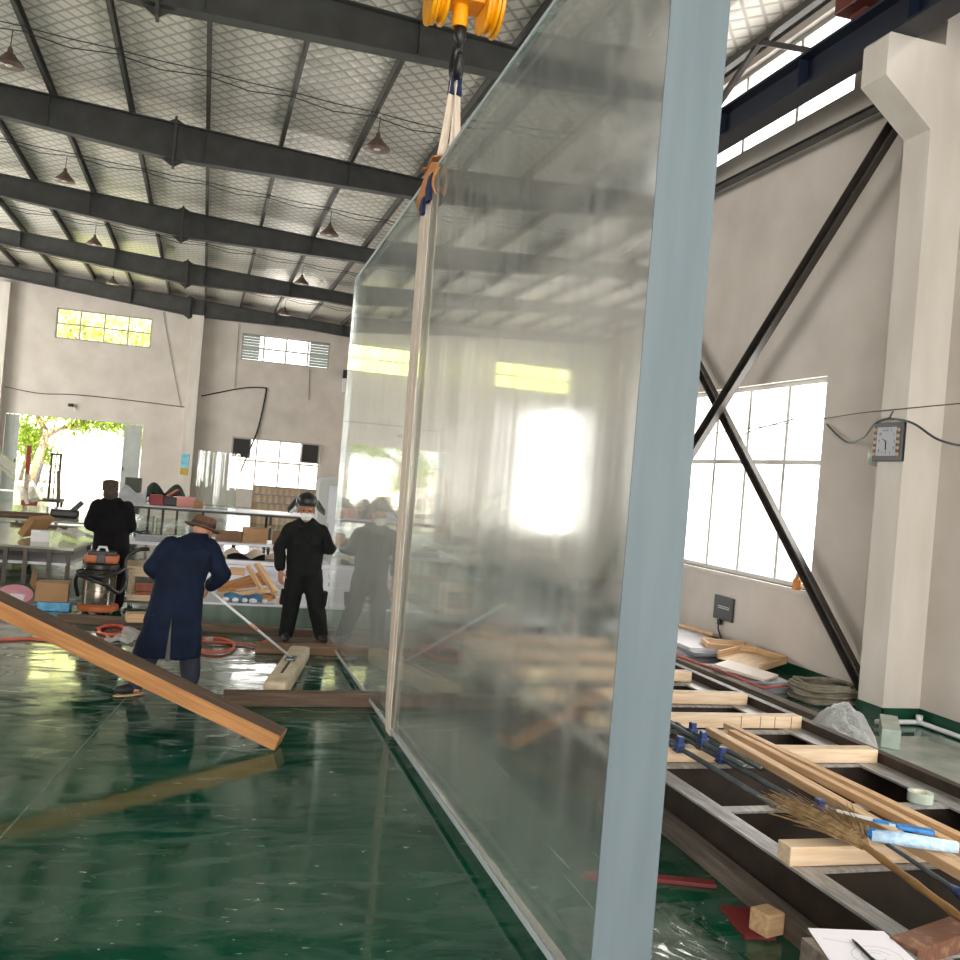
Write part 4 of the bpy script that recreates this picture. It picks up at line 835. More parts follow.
def tree(loc, trunk, blobs, n, label, lm='leaf', size=.16):
    r = empty('tree', loc, label=label, cat='tree')
    b = MB()
    for pts, rs in trunk: b.tube(pts, rs, 9)
    b.obj('trunk', 'bark', r, True)
    f = MB()
    for (c, rad_) in blobs:
        for k in range(int(n*rad_[0]*rad_[2])):
            v = Vector((random.gauss(0, .42), random.gauss(0, .42), random.gauss(0, .42)))
            p = Vector(c) + Vector((v.x*rad_[0], v.y*rad_[1], v.z*rad_[2])); e = Euler((random.uniform(0, 6), random.uniform(0, 6), random.uniform(0, 6))).to_matrix()
            s = size*random.uniform(.6, 1.3); P = [e @ Vector(t) + p for t in ((-s, 0, 0), (0, -s*.4, s*.1), (s, 0, 0), (0, s*.4, s*.1))]
            f.bm.faces.new([f.bm.verts.new(t) for t in P])
    f.obj('foliage', lm, r)
tree((-8.6, 56, -.02), [([(0, 0, 0), (.12, 0, 1.3), (.35, 0, 2.3), (.3, 0, 3.0)], [.3, .24, .2, .17]), ([(.3, 0, 2.9), (-.1, 0, 3.6), (-.2, .2, 5.2)], [.16, .13, .08]), ([(.35, 0, 2.5), (1.1, .1, 3.0), (1.9, .1, 3.4), (2.6, .2, 4.6)], [.13, .1, .09, .06]), ([(1.2, .1, 3.0), (1.9, -.2, 3.15), (2.6, -.2, 3.9)], [.08, .07, .04])],
    [((0, 0, 4.3), (2.6, 2, 1.0)), ((2.4, 0, 4.0), (2.2, 2, .9)), ((-.6, .5, 2.4), (.9, 1, .9)), ((1.9, 0, 3.2), (.9, 1, .5)), ((4.6, .4, 3.9), (1.8, 1.5, 1.0)), ((5.3, .4, 2.9), (.8, 1, .7)), ((3.4, .2, 3.55), (1.6, 1, .5))], 420, 'leaning tree with a forked pale trunk outside the doorway')
tree((-9.6, 58, -.02), [([(0, 0, 0), (.2, 0, 1.2), (.1, 0, 2.4)], [.1, .08, .05]), ([(.15, 0, 1.1), (.7, 0, 2.2)], [.06, .03])], [((.2, 0, 2.3), (1.5, 1.3, 1.2)), ((.9, 0, 1.4), (.9, .8, .7))], 420, 'slim young tree to the left of the leaning tree outside', 'leaf')
tree((-3.0, 64, -.02), [([(0, 0, 0), (.0, 0, 2.5), (.2, 0, 4.2)], [.16, .13, .08])], [((0, 0, 4.6), (3.2, 2, 1.4)), ((-1.2, 0, 3.0), (1.2, 1, .6)), ((1.6, 0, 3.2), (1.4, 1, 1.2))], 200, 'pale tree farther out in the yard, right of the leaning tree', 'leaf')
M['leaf_sun'] = leaf_mat('sunlit_leaf', 'dadd9a', 'e0e2a4')  # paler copy of the leaf, strong sunlight mixed into its colour
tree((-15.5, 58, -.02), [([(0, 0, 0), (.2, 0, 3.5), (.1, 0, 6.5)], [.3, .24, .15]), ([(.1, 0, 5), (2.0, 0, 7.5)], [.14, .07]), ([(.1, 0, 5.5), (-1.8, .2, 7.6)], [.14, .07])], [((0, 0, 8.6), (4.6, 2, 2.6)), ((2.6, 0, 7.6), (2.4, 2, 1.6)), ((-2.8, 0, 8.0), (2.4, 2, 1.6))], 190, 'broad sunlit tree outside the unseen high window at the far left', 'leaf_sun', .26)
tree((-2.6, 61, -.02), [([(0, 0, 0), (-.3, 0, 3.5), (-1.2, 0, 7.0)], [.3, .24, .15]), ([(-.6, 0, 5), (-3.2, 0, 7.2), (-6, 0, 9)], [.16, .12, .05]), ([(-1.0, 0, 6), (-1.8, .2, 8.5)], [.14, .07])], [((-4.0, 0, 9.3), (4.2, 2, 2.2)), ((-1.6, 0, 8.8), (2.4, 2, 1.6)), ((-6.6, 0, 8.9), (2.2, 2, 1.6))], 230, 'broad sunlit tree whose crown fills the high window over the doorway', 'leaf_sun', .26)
tag(MB().box(-30, 20, 78, 78.3, 0, 2.6).obj('yard_boundary', 'plaster'), 'pale boundary wall across the yard outside', 'wall', kind='structure')
# ------------------------------------------------------------------ right side: clock, cables, socket, clutter along the wall
ck = empty('wall_clock', (6.745, 8.285, 2.845), label='square black-framed clock with a silver dial on the bracket column', cat='clock')
M['dial'] = mat('silver_dial', '94959f', .4); M['stud'] = mat('tan_stud', 'b79a80', .5)
def ck_box(n, m, u0, u1, v0, v1, d0, d1, bev=0, par=ck): return MB().box(-d1, -d0, -u1, -u0, v0, v1, bev=bev).obj(n, m, par)   # u to the viewer's right = -y
ck_box('backing_frame', 'black', -.225, .225, -.205, .195, 0, .03, .006)
ck_box('dial_plate', 'dial', -.165, .125, -.15, .145, .03, .036)
st = []
for s in (-1, 1):
    for k in range(5): MB().ball((-.035, (.195 if s < 0 else -.155), .115-.062*k), .02, .022, .022).obj('stud', 'stud', ck, True)
def text(parent, s, size, loc, m):
    cu = bpy.data.curves.new('numeral', 'FONT'); cu.body = s; cu.size = size; cu.align_x = 'CENTER'; cu.align_y = 'CENTER'; cu.extrude = .0006
    t = bpy.data.objects.new('numeral_curve', cu); COL.objects.link(t); dg = bpy.context.evaluated_depsgraph_get(); me = bpy.data.meshes.new_from_object(t.evaluated_get(dg)); bpy.data.objects.remove(t)
    me.name = 'numeral'; me.materials.clear(); me.materials.append(M[m]); o = bpy.data.objects.new('numeral', me); COL.objects.link(o); o.parent = parent
    o.matrix_local = Matrix(((0, 0, -1, loc[0]), (-1, 0, 0, loc[1]), (0, 1, 0, loc[2]), (0, 0, 0, 1))); return o
for s, u, v in (('11', -.065, .11), ('12', -.015, .115), ('1', .05, .11), ('10', -.115, .075), ('9', -.125, .0), ('8', -.12, -.10), ('7', -.07, -.12), ('6', -.015, -.12), ('5', .05, -.12), ('4', .095, -.07), ('3', .10, 0), ('2', .09, .07)): text(ck, s, .042, (-.0375, -u, v), 'steel_grey')
hd2 = MB(); hd2.bar((-.04, .02, .0), (-.04, .015, -.09), .004, .008, (1, 0, 0)); hd2.bar((-.04, .02, .0), (-.04, .075, .025), .004, .01, (1, 0, 0)); hd2.obj('clock_hand', 'black', ck)
hk = empty('wall_hook', (6.73, 8.27, 3.07), label='small bent hook above the clock holding the cable', cat='hook'); MB().tube([(.02, 0, 0), (-.03, 0, .01), (-.035, -.03, .05), (-.03, -.05, .08)], .008, 8).obj('hook_wire', 'pipe', hk, True)
gl = empty('glass_lamp', (6.93, 8.66, 2.72), label='pale green glass lamp on the wall half hidden behind the clock', cat='lamp')
M['jade_glass'] = mat('pale_green_glass', 'a9b5a5', .25)
MB().lathe([(.05, -.12), (.11, -.1), (.12, .0), (.11, .06), (.06, .08)], seg=20).obj('glass_bowl', 'jade_glass', gl, True); MB().lathe([(.04, .08), (.06, .12), (.05, .2), (.02, .22)], seg=14).obj('lamp_base', 'alu', gl, True); MB().box(.0, .26, -.03, .03, .08, .14).obj('wall_arm', 'brace_brown', gl)
cable('wall_cable', [(6.7, 8.27, 3.08), (6.72, 7.95, 3.02), (6.85, 7.72, 2.86), (7.05, 7.5, 2.82), (7.18, 7.3, 2.95), (7.19, 7.0, 3.1), (7.19, 6, 3.2)], .012, 'grey cable sagging right from the hook above the clock', 'pipe')
cable('wall_cable', [(6.7, 8.27, 3.08), (6.72, 8.5, 3.04), (6.9, 8.9, 2.92), (7.1, 9.4, 2.88), (7.15, 9.7, 2.98), (7.17, 9.95, 3.12)], .012, 'grey cable sagging left from the clock hook to the window', 'pipe')
cable('wall_cable', [(7.19, 5.0, 3.3), (6.73, 8.3, 3.17), (7.12, 10.0, 3.18), (7.15, 13.0, 3.05)], .006, 'thin taut wire running above the clock across the window', 'steel_grey')
cable('window_wire', [(7.14, 10.6, 3.2), (7.12, 11.6, 3.05), (7.12, 11.9, 2.8)], .008, 'short bent wire hanging across the crossed-brace window', 'pipe')
so = empty('wall_socket', (XR-.004, 11.94, .585), label='dark grey power panel on the wall under the window', cat='socket')
M['dark_grey'] = mat('dark_grey_plastic', '35363a', .5)
MB().box(-.03, 0, -.25, .25, -.165, .165, bev=.006).obj('socket_plate', 'dark_grey', so)
for z in (.0, .025): MB().box(-.032, -.03, -.17, .13, z-.004, z+.004).obj('marking_line', 'white', so)
MB().tube([(-.03, .06, -.16), (-.045, .06, -.22), (-.03, .08, -.3), (-.03, -.02, -.42), (-.05, .0, -.57)], .012, 8).obj('power_cord', 'black', so, True); MB().box(-.05, -.005, .02, .1, -.24, -.165, bev=.008).obj('plug', 'black', so)
bt = empty('plastic_bottle', (7.12, 10.2, 1.081), label='small orange and white bottle on the corner of the window sill', cat='bottle')
MB().lathe([(.05, 0), (.055, .01), (.055, .11), (.03, .15)], seg=16).obj('bottle_body', mat('orange_label', 'd98a3a', .5), bt, True); MB().lathe([(.028, .15), (.03, .155), (.03, .19), (.01, .2)], seg=12).obj('cap', 'white', bt, True)
# rope coil
M['cable_grey'] = mat('grey_coiled_cable', '8f8878', .8, c2='7a7364', scale=12)
co = MB(); pts = []
for k in range(24*9):
    a = 2*pi*k/24; t = k/(24*9); r = .36 + .03*sin(5*a+t*9) - .05*((k//24) % 3)/2; pts.append((r*cos(a), r*.92*sin(a), .02+.19*t + .01*sin(a*3)))
co.tube(pts, .018, 6); o = co.obj('cable_coil', 'cable_grey', None, True, loc=(6.72, 8.98, 0)); tag(o, 'flat coil of thick grey cable on the floor by the column foot', 'cable coil')
def film_mat():
    mt = mat('plastic_film', 'fafafc', .2, bump=.9, bscale=16, c2='f0f1f5'); nt = mt.node_tree; N, L = nt.nodes, nt.links
    t = N.new('ShaderNodeBsdfTransparent'); mx = N.new('ShaderNodeMixShader'); lw = N.new('ShaderNodeLayerWeight'); lw.inputs[0].default_value = .35
    mr = N.new('ShaderNodeMapRange'); mr.inputs[3].default_value = .16; mr.inputs[4].default_value = .7; L.new(lw.outputs['Facing'], mr.inputs[0]); L.new(mr.outputs[0], mx.inputs[0])
    L.new(t.outputs[0], mx.inputs[1]); L.new(N['Principled BSDF'].outputs[0], mx.inputs[2]); L.new(mx.outputs[0], N['Material Output'].inputs[0]); return mt
M['plastic_film'] = film_mat()
rnd = [random.uniform(-1, 1) for _ in range(60)]
import mathutils
def film(u, v):
    y = 7.35 - 2.6*u; x = 4.86 + .85*v + .08*sin(6*u) + .05*sin(11*v+3*u)
    h = .34*math.exp(-((u-.12)/.10)**2)*math.exp(-((v-.62)/.22)**2) + .20*math.exp(-((u-.26)/.15)**2)*math.exp(-((v-.42)/.3)**2) + .08*math.exp(-((u-.6)/.3)**2)*math.exp(-((v-.25)/.3)**2)
    n = mathutils.noise.ridged_multi_fractal(Vector((x*6.5, y*3.6, 1.7)), .9, 2.0, 3, 1.0, 1.5)
    return (x + .03*(n-1), y, max(.006, h*(.86+.14*n) + .03*n*(1-.6*u)))
tag(MB().grid(film, 110, 56).obj('plastic_film', 'plastic_film', None, True), 'crumpled heap of translucent plastic film beside the steel frame', 'plastic sheet')
M['block_acrylic'] = mat('cloudy_acrylic', 'b9c6bd', .25, c2='a5b4ab', scale=6)
tag(MB().box(-.34, .34, -.08, .08, 0, .17, bev=.006).obj('acrylic_block', 'block_acrylic', loc=(6.28, 7.40, 0.013), rot=(0, 0, .92)), 'long cloudy acrylic block on the floor before the column foot', 'acrylic block')
M['sheet_acr'] = mat('dusty_acrylic_sheet', '93a39a', .12, c2='b3beb5', scale=2.5, bump=.03)
tag(MB().box(5.4, 7.0, 3.5, 7.55, 0, .012).obj('acrylic_sheet', 'sheet_acr'), 'dusty clear sheet lying flat on the floor right of the plastic film', 'sheet')
pw = empty('white_pipe', label='white plastic pipe on the floor along the green skirting', cat='pipe'); MB().tube([(6.6, 7.98, .035), (7.08, 7.98, .035), (7.12, 7.94, .035), (7.13, 7.5, .035), (7.13, 4.5, .035)], .025, 8).obj('pipe_run', 'white', pw, True); MB().lathe([(.034, -.04), (.034, .04)], (7.1, 7.96, .07), 10).obj('pipe_joint', 'white', pw, True)
M['glare_film'] = thin_glass('clear_glare_film', (.96, .98, .97), .22, .12)  # film added to catch the window glare on the floor
tag(MB().grid(lambda u, v: (1.93+.58*u+.1*v, 3.55+.85*v, .004+.020*(.5+.5*mathutils.noise.noise(Vector((2.2*u, 3.0*v, .3))))+.006*abs(mathutils.noise.noise(Vector((9*u+4*v, 7*v, 2.1))))), 44, 50).obj('glare_film', 'glare_film', None, True), 'clear plastic film added to catch window glare on the green floor beside the sawn panel end', 'plastic sheet')
# sheets and wooden pieces along the wall
M['sheet_white'] = mat('white_sheet', 'd5d5dc', .35, c2='c3c4cc', scale=2); M['sheet_grey'] = mat('grey_sheet', '9a9ba1', .35, c2='86878d', scale=3)
ZS = 0.002
SH = [('sheet_grey', 6.1, 7.05, 10.9, 13.2, .06, .0, 'grey acrylic sheet at the bottom of the pile by the wall'), ('sheet_white', 6.1, 7.0, 11.0, 13.2, .05, -.015, 'white masked sheet on the pile by the wall, under two others'), ('sheet_grey', 6.1, 6.95, 10.8, 12.6, .04, .02, 'grey sheet near the top of the pile by the wall'), ('sheet_white', 6.15, 6.95, 10.9, 13.1, .04, -.02, 'white masked sheet on top of the pile by the wall')]
for mname, x0, x1, y0, y1, t, rz, l in SH:
    tag(MB().box(-(x1-x0)/2, (x1-x0)/2, -(y1-y0)/2, (y1-y0)/2, 0, t).obj('acrylic_sheet', mname, loc=((x0+x1)/2, (y0+y1)/2, ZS), rot=(0, 0, rz)), l, 'sheet'); ZS += t + .001
tag(MB().box(6.1, 6.6, 9.3, 10.6, 0, .06).obj('acrylic_sheet', 'sheet_grey', None), 'grey sheet on the floor under the small white square sheet', 'sheet')
tag(MB().box(-.3, .3, -.45, .45, 0, .025).obj('acrylic_sheet', 'sheet_white', loc=(6.4, 9.95, .061), rot=(0, 0, -.1)), 'white sheet on the floor by the wooden tray, lower one', 'sheet')
tag(MB().box(-.3, .3, -.3, .3, 0, .03).obj('board_offcut', mat('pinkish_board', 'ddd2c8', .6), loc=(6.2, 9.72, .145), rot=(.12, .04, .75)), 'small pinkish white square board leaning near the wooden tray', 'board')
ty = empty('wooden_tray', (6.72, 10.42, .14), .5, label='broken wooden tray lying tilted on the sheets by the wall', cat='tray'); ty.rotation_euler = (.10, -.05, .55)
MB().box(-.36, .36, -.28, .28, 0, .012).obj('tray_base', 'wood_pale', ty)
for a, c in (((-.36, -.28, .05), (.36, -.28, .05)), ((-.36, .28, .05), (.36, .28, .05)), ((.37, -.27, .05), (.37, .27, .05))): mt, L = frame_mtx(a, c); MB().box(0, L, -.012, .012, -.045, .045).obj('tray_side', 'wood', ty, mtx=mt)
fr = empty('wooden_stretcher', (6.72, 11.0, .205), -.3, label='open wooden frame lying on the sheets under the power panel', cat='frame')
for a, c in (((-.27, -.22, .03), (.27, -.22, .03)), ((-.27, .22, .03), (.27, .22, .03)), ((-.29, -.21, .03), (-.29, .21, .03)), ((.29, -.21, .03), (.29, .21, .03))): mt, L = frame_mtx(a, c); MB().box(0, L, -.02, .02, -.03, .03).obj('frame_bar', 'wood', fr, mtx=mt)
M['red_strap'] = mat('red_strap', 'd0665c', .7)
tag(MB().tube([(5.72, 11.2, .145), (5.80, 10.5, .145), (5.86, 9.9, .145), (5.90, 9.45, .145), (6.1, 9.2, .08), (6.5, 9.32, .08)], .013, 6).obj('red_strap', 'red_strap', None, True), 'thin red strap trailing over the sheets by the wall', 'strap')
timber('floor_beam_timber', (5.76, 12.4, .065), (5.84, 7.65, .065), .14, .13, 'wood_grey', 'long grey-brown beam on the floor along the far side of the frame', 'timber')
timber('floor_beam_timber', (5.97, 11.5, .03), (6.06, 8.1, .03), .05, .05, 'steel_brown', 'thin dark bar on the floor between the grey beam and the sheets', 'bar')
tag(MB().tube([(6.75, 12.95, .235), (6.95, 11.8, .235)], .03, 8).obj('wood_pole', 'wood', None, True), 'round wooden pole lying against the wall on the sheets', 'pole')
# ------------------------------------------------------------------ left side: tables and what is on them
M['table_steel'] = mat('table_steel', '4c443b', .5, .3, c2='38312a', scale=6)
M['table_top'] = mat('glossy_table_sheet', 'a3a491', .1, c2='8f9080', scale=1.5, bump=.02)
def prism_z(b, pts, z0, z1): return b.prism([(x, y, z0) for x, y in pts], (0, 0, z1-z0))
ta = empty('steel_table', (-2.7, 17.5, 0), label='low steel table with a glossy top and lower shelf, left of the vacuum', cat='table')
off = lambda P: [(x+2.7, y-17.5) for x, y in P]
prism_z(MB(), off([(-5.4, 15.85), (-1.76, 15.55), (-1.62, 16.9), (-1.75, 20.0), (-5.4, 20.0)]), .52, .56).obj('table_top', 'table_top', ta)
prism_z(MB(), off([(-5.3, 15.75), (-1.85, 15.55), (-1.72, 16.5), (-1.85, 19.6), (-5.3, 19.6)]), .29, .33).obj('shelf', 'sheet_white', ta)
b = MB(); b.bar((-2.6, -1.78, .5), (.93, -1.92, .5), .04, .05); b.obj('edge_rail', 'table_steel', ta)
for x, y in ((-2.69, 15.55), (-2.42, 15.55), (-2.09, 15.55), (-1.83, 15.6), (-1.68, 16.85), (-1.8, 19.8), (-3.4, 15.7), (-4.6, 15.8), (-4.6, 19.8), (-3.0, 19.8)): MB().box(x+2.7-.03, x+2.7+.03, y-17.5-.03, y-17.5+.03, 0, .52).obj('leg', 'table_steel', ta)
tb = empty('steel_table', (-3.6, 22.6, 0), label='second low steel table behind the first, with planks and a black tool', cat='table')
MB().box(-2.6, 1.6, -2.2, 2.3, .56, .6).obj('table_top', 'table_top', tb)
for x in (-2.5, -.5, 1.5):
    for y in (-2.1, 2.2): MB().box(x-.03, x+.03, y-.03, y+.03, 0, .56).obj('leg', 'table_steel', tb)
bx = empty('cardboard_box', (-2.36, 16.4, .561), .1, label='white carton on the glossy steel table', cat='box'); MB().box(-.13, .13, -.12, .12, 0, .17).obj('carton', mat('white_carton', 'd8d6d8', .7), bx); MB().box(-.13, .0, -.14, -.12, .15, .18).obj('carton_flap', mat('white_carton_flap', 'e4e2e4', .7), bx)
tag(MB().box(-.05, .05, -.35, .35, 0, .34).obj('brown_cardboard', mat('brown_cardboard', 'a07a52', .8, c2='8f6b46', scale=4), loc=(-2.62, 17.15, .60), rot=(0, .55, -.3)), 'brown cardboard sheet bent behind the white carton', 'cardboard')
tag(MB().grid(lambda u, v: (-2.2+.7*u, 16.6+.8*v, .575+.13*abs(sin(6*u+3*v))*(1-.6*u)+.05*abs(sin(11*v+2*u))), 20, 16).obj('plastic_bag', 'plastic_film', None, True), 'crumpled white plastic bag spread beside the white carton', 'plastic bag')
timber('plank', (-4.6, 21.3, .635), (-2.95, 21.5, .635), .2, .06, 'wood_dark', 'dark brown plank at the back of the second steel table', 'plank'); timber('plank', (-4.7, 20.75, .625), (-2.9, 20.75, .625), .12, .04, 'wood_dark', 'thin dark plank on the near side of the second steel table', 'plank')
tl = empty('power_tool', (-2.65, 21.6, .601), label='black hand tool on the second steel table', cat='tool'); MB().box(-.3, .25, -.1, .1, 0, .16, bev=.04).obj('tool_body', 'black', tl); MB().bar((.1, 0, .12), (.3, 0, .34), .08, .1, bev=.02).obj('handle', 'black', tl)
timber('plank', (-3.3, 19.4, .585), (-2.3, 19.1, .585), .1, .045, 'wood_dark', 'short dark plank behind the brown cardboard on the first table', 'plank')
# curved acrylic at the left
M['curved'] = mat('curved_clear_sheet', 'c9cdbb', .08, c2='d8d8c8', scale=2); M['curved'].node_tree.nodes['Principled BSDF'].inputs['Alpha'].default_value = .425
o = MB().grid(lambda u, v: (-3.98-2.6*u**1.3, 25.2+2.4*v, .615+1.5*(1-(1-u)**2.0)), 16, 4).obj('curved_sheet', 'curved', None, True); s_ = o.modifiers.new('t', 'SOLIDIFY'); s_.thickness = .04; tag(o, 'large curved clear acrylic sheet standing at the left edge near the doorway', 'acrylic sheet')
# trolley with panels, red post
tr = empty('a_frame_trolley', (-4.85, 34.3, 0), label='trolley on castors with leaning panels in the doorway', cat='trolley')
MB().box(-.55, .5, -.5, .5, .22, .3).obj('deck', 'steel_grey', tr)
for x in (-.45, .42):
    for y in (-.42, .42): w = MB(); w.lathe([(.03, -.025), (.1, -.025), (.1, .025), (.03, .025)], (x, y, .1), 14, axis='X'); w.box(x-.04, x+.04, y-.02, y+.02, .1, .22); w.obj('castor', 'black', tr)
b = MB(); b.bar((.02, .3, .3), (.02, .3, 1.78), .07, .07); b.bar((.3, .3, .3), (.3, .3, 1.78), .07, .07); b.bar((-.02, .3, 1.78), (.34, .3, 1.78), .07, .07); b.bar((.16, .3, .3), (.16, .3, 1.78), .03, .03); b.obj('upright', 'steel_grey', tr)
for k, (xa, xb, h) in enumerate(((-.42, -.18, 1.15), (-.2, .04, 1.1), (.40, .33, .95))):
    tag(MB().bar((-4.85+xa, 34.1, .315), (-4.85+xb, 34.1, .305+h), .5, .05, (1, 0, 0)).obj('leaning_panel', ['sheet_white', 'curved', 'wood_grey'][k]), ['white panel leaning on the trolley in the doorway, leftmost', 'cloudy panel leaning on the trolley in the doorway, middle one', 'dark panel at the right end of the trolley in the doorway'][k], 'panel')
M['red_post'] = mat('red_post', '8a2f22', .5)
rp = empty('red_post', (-5.34, 33.4, 0), label='tall red steel post standing beside the trolley in the doorway', cat='post'); MB().box(-.06, .06, -.06, .06, 0, 2.0).obj('post', 'red_post', rp); MB().box(-.1, .35, -.15, .15, 0, .25, bev=.02).obj('post_foot', 'red_post', rp)
# ------------------------------------------------------------------ the vacuum cleaner
M['orange'] = mat('orange_plastic', 'a9592b', .5); M['steel_bright'] = mat('polished_steel', 'b3a89c', .2, .95)
vc = empty('vacuum_cleaner', (-1.13, 13.0, 0), label='steel drum vacuum cleaner with an orange head and base, in front of the black coat', cat='vacuum cleaner')
MB().lathe([(.235, .05), (.245, .06), (.245, .12), (.2, .14)], seg=28).obj('base_ring', 'orange', vc, 'auto')
for k in range(4): a = pi/4+pi/2*k; MB().ball((.2*cos(a), .2*sin(a), .035), .035).obj('castor', 'black', vc, True)
MB().lathe([(.195, .12), (.2, .14), (.2, .3), (.204, .305), (.2, .31), (.2, .56), (.205, .57), (.19, .58)], seg=32).obj('drum', 'steel_bright', vc, 'auto')
hdv = MB().lathe([(.19, .575), (.215, .59), (.215, .64), (.19, .66)], seg=28).obj('lid_ring', 'black', vc, 'auto')
b = MB(); b.box(-.2, .2, -.14, .14, .655, .76, bev=.03); mh = b.obj('motor_head', 'orange', vc); MB().box(-.17, .17, -.12, .12, .755, .80, bev=.02).obj('top_cover', 'dark_grey', mh); MB().box(-.05, .05, -.16, -.05, .66, .78, bev=.01).obj('switch_box', 'dark_grey', mh); MB().tube([(-.06, 0, .79), (-.04, 0, .85), (.04, 0, .85), (.06, 0, .79)], .018, 8).obj('carry_handle', 'white', mh, True)
MB().tube(smooth([(-.2, .05, .55), (-.27, -.12, .52), (-.1, -.25, .47), (.1, -.25, .40), (.24, -.14, .30), (.3, .05, .45), (.28, .1, .7), (.4, .15, .82), (.55, .2, .84)]), .026, 10).obj('suction_hose', 'black', vc, True)
MB().tube(smooth([(-.26, .12, .2), (-.29, .0, .42), (-.2, -.16, .54), (.02, -.25, .50), (.2, -.16, .55), (.28, .0, .60)]), .024, 10).obj('suction_hose', 'black', vc, True)
# boxes beside it
cb = empty('cardboard_box', (-1.7, 13.2, 0), .05, label='open brown carton on blue packs, left of the vacuum cleaner', cat='box')
M['carton'] = mat('brown_carton', 'a5805c', .8, c2='94714f', scale=3)
MB().box(-.19, .19, -.15, .15, .12, .36).obj('carton', 'carton', cb); b = MB(); b.bar((-.19, -.15, .36), (-.24, -.2, .44), .3, .006, (1, 0, 0)); b.obj('carton_flap', 'carton', cb)
tag(MB().box(-.18, .2, -.16, .14, 0, .115, bev=.01).obj('blue_pack', mat('blue_wrapper', '2f7fae', .4, c2='4e9cc4', scale=12), loc=(-1.67, 13.2, 0)), 'blue wrapped pack under the brown carton', 'pack')
rr = empty('pink_roll', (-2.16, 13.35, .085), label='flat pink roll with a pale label lying left of the brown carton', cat='roll'); rr.rotation_euler = (.45, .1, 0)
w = MB(); w.lathe([(.05, 0), (.21, 0), (.21, .09), (.05, .09), (.05, 0)], (0, 0, 0), 28); w.obj('paper_winding', mat('pink_paper', 'd69aa8', .7), rr, 'auto'); tag(MB().box(-.05, .12, -.14, .0, .0905, .094).obj('roll_label', 'paper', rr), 'pale label on the roll')
# crate on a cart
ct = empty('wooden_crate', (-.6, 13.8, .1), -.05, label='pale wooden crate holding red blocks, beside the navy coat', cat='crate')
for x in (-.2, .2):
    for y in (-.15, .15): MB().box(x-.025, x+.025, y-.025, y+.025, 0, .4).obj('corner_post', 'wood_pale', ct)
for z in (.03, .37):
    for y in (-.185, .185): mt, L = frame_mtx((-.23, y, z), (.23, y, z)); MB().box(0, L, -.009, .009, -.045, .045).obj('slat', 'wood_pale', ct, mtx=mt)
MB().box(-.21, .21, -.17, .17, 0, .015).obj('crate_floor', 'wood_pale', ct)
M['redblock'] = mat('red_brown_block', 'a5604a', .7, c2='8f5140', scale=10)
for k in range(2): tag(MB().box(-.15, .15, -.1, .1, 0, .095, bev=.008).obj('red_block', 'redblock', loc=(-.59, 13.78, .118+.1*k), rot=(0, 0, .06-.1*k)), ['lower reddish block inside the pale crate', 'upper reddish block inside the pale crate'][k], 'block')
dl = empty('dolly', (-.6, 13.8, 0), label='grey dolly on wheels under the pale wooden crate', cat='dolly'); MB().box(-.27, .27, -.24, .24, .07, .098).obj('deck', 'wood_grey', dl)
for x in (-.2, .2):
    for y in (-.18, .18): w = MB(); w.lathe([(.015, -.02), (.045, -.02), (.045, .02), (.015, .02)], (x, y, .045), 14, axis='X'); w.box(x-.02, x+.02, y-.012, y+.012, .045, .07); w.obj('castor', 'pipe', dl)
# hoses and scraps on the floor
M['hose'] = mat('orange_red_hose', 'c2533f', .5)
def hose(pts, label): return tag(MB().tube(pts, .014, 7).obj('air_hose', 'hose', None, True), label, 'hose')
hp = [(.28+.22*cos(2*pi*k/16)+.01*sin(k), 11.0+.42*sin(2*pi*k/16), .02+.006*(k//16)) for k in range(40)] + [(.6, 11.15, .02), (.72, 11.05, .02), (.85, 10.84, .13)]
hose(hp, 'orange air hose coiled on the floor right of the navy coat')
hose([(-.85+.14*cos(2*pi*k/14)+.02*sin(3*k), 11.75+.3*sin(2*pi*k/14), .016+.008*(k//14)) for k in range(36)], 'small orange hose coil on the floor left of the navy coat')
hose([(-2.6, 10.9, .015), (-2.0, 10.95, .015), (-1.6, 11.1, .015), (-1.2, 11.0, .015)], 'straight orange hose lying on the wet floor at the left')
random.seed(3)
def scrap(x, y, s, label, m='plastic_film'):
    ph = random.uniform(0, 6); tag(MB().grid(lambda u, v: (x+s*(u-.5)*1.5, y+s*(v-.5)*1.5, .006+.3*s*abs(sin(5*u+ph))*abs(cos(4*v+ph))), 10, 10).obj('plastic_scrap', m, None, True), label, 'scrap')
scrap(-.45, 11.5, .35, 'white plastic scrap on the floor by the small hose coil'); scrap(.12, 11.2, .2, 'white plastic scrap beside the navy coat hem'); scrap(-.72, 11.15, .2, 'crumpled clear wrapper on the floor below the small hose coil')
tag(MB().box(-.12, .12, -.1, .1, 0, .1, bev=.006).obj('wood_offcut', 'wood', loc=(-.60, 11.95, .1), rot=(0, 0, .2)), 'pale wooden offcut on the brown timber, left of the navy coat', 'offcut')
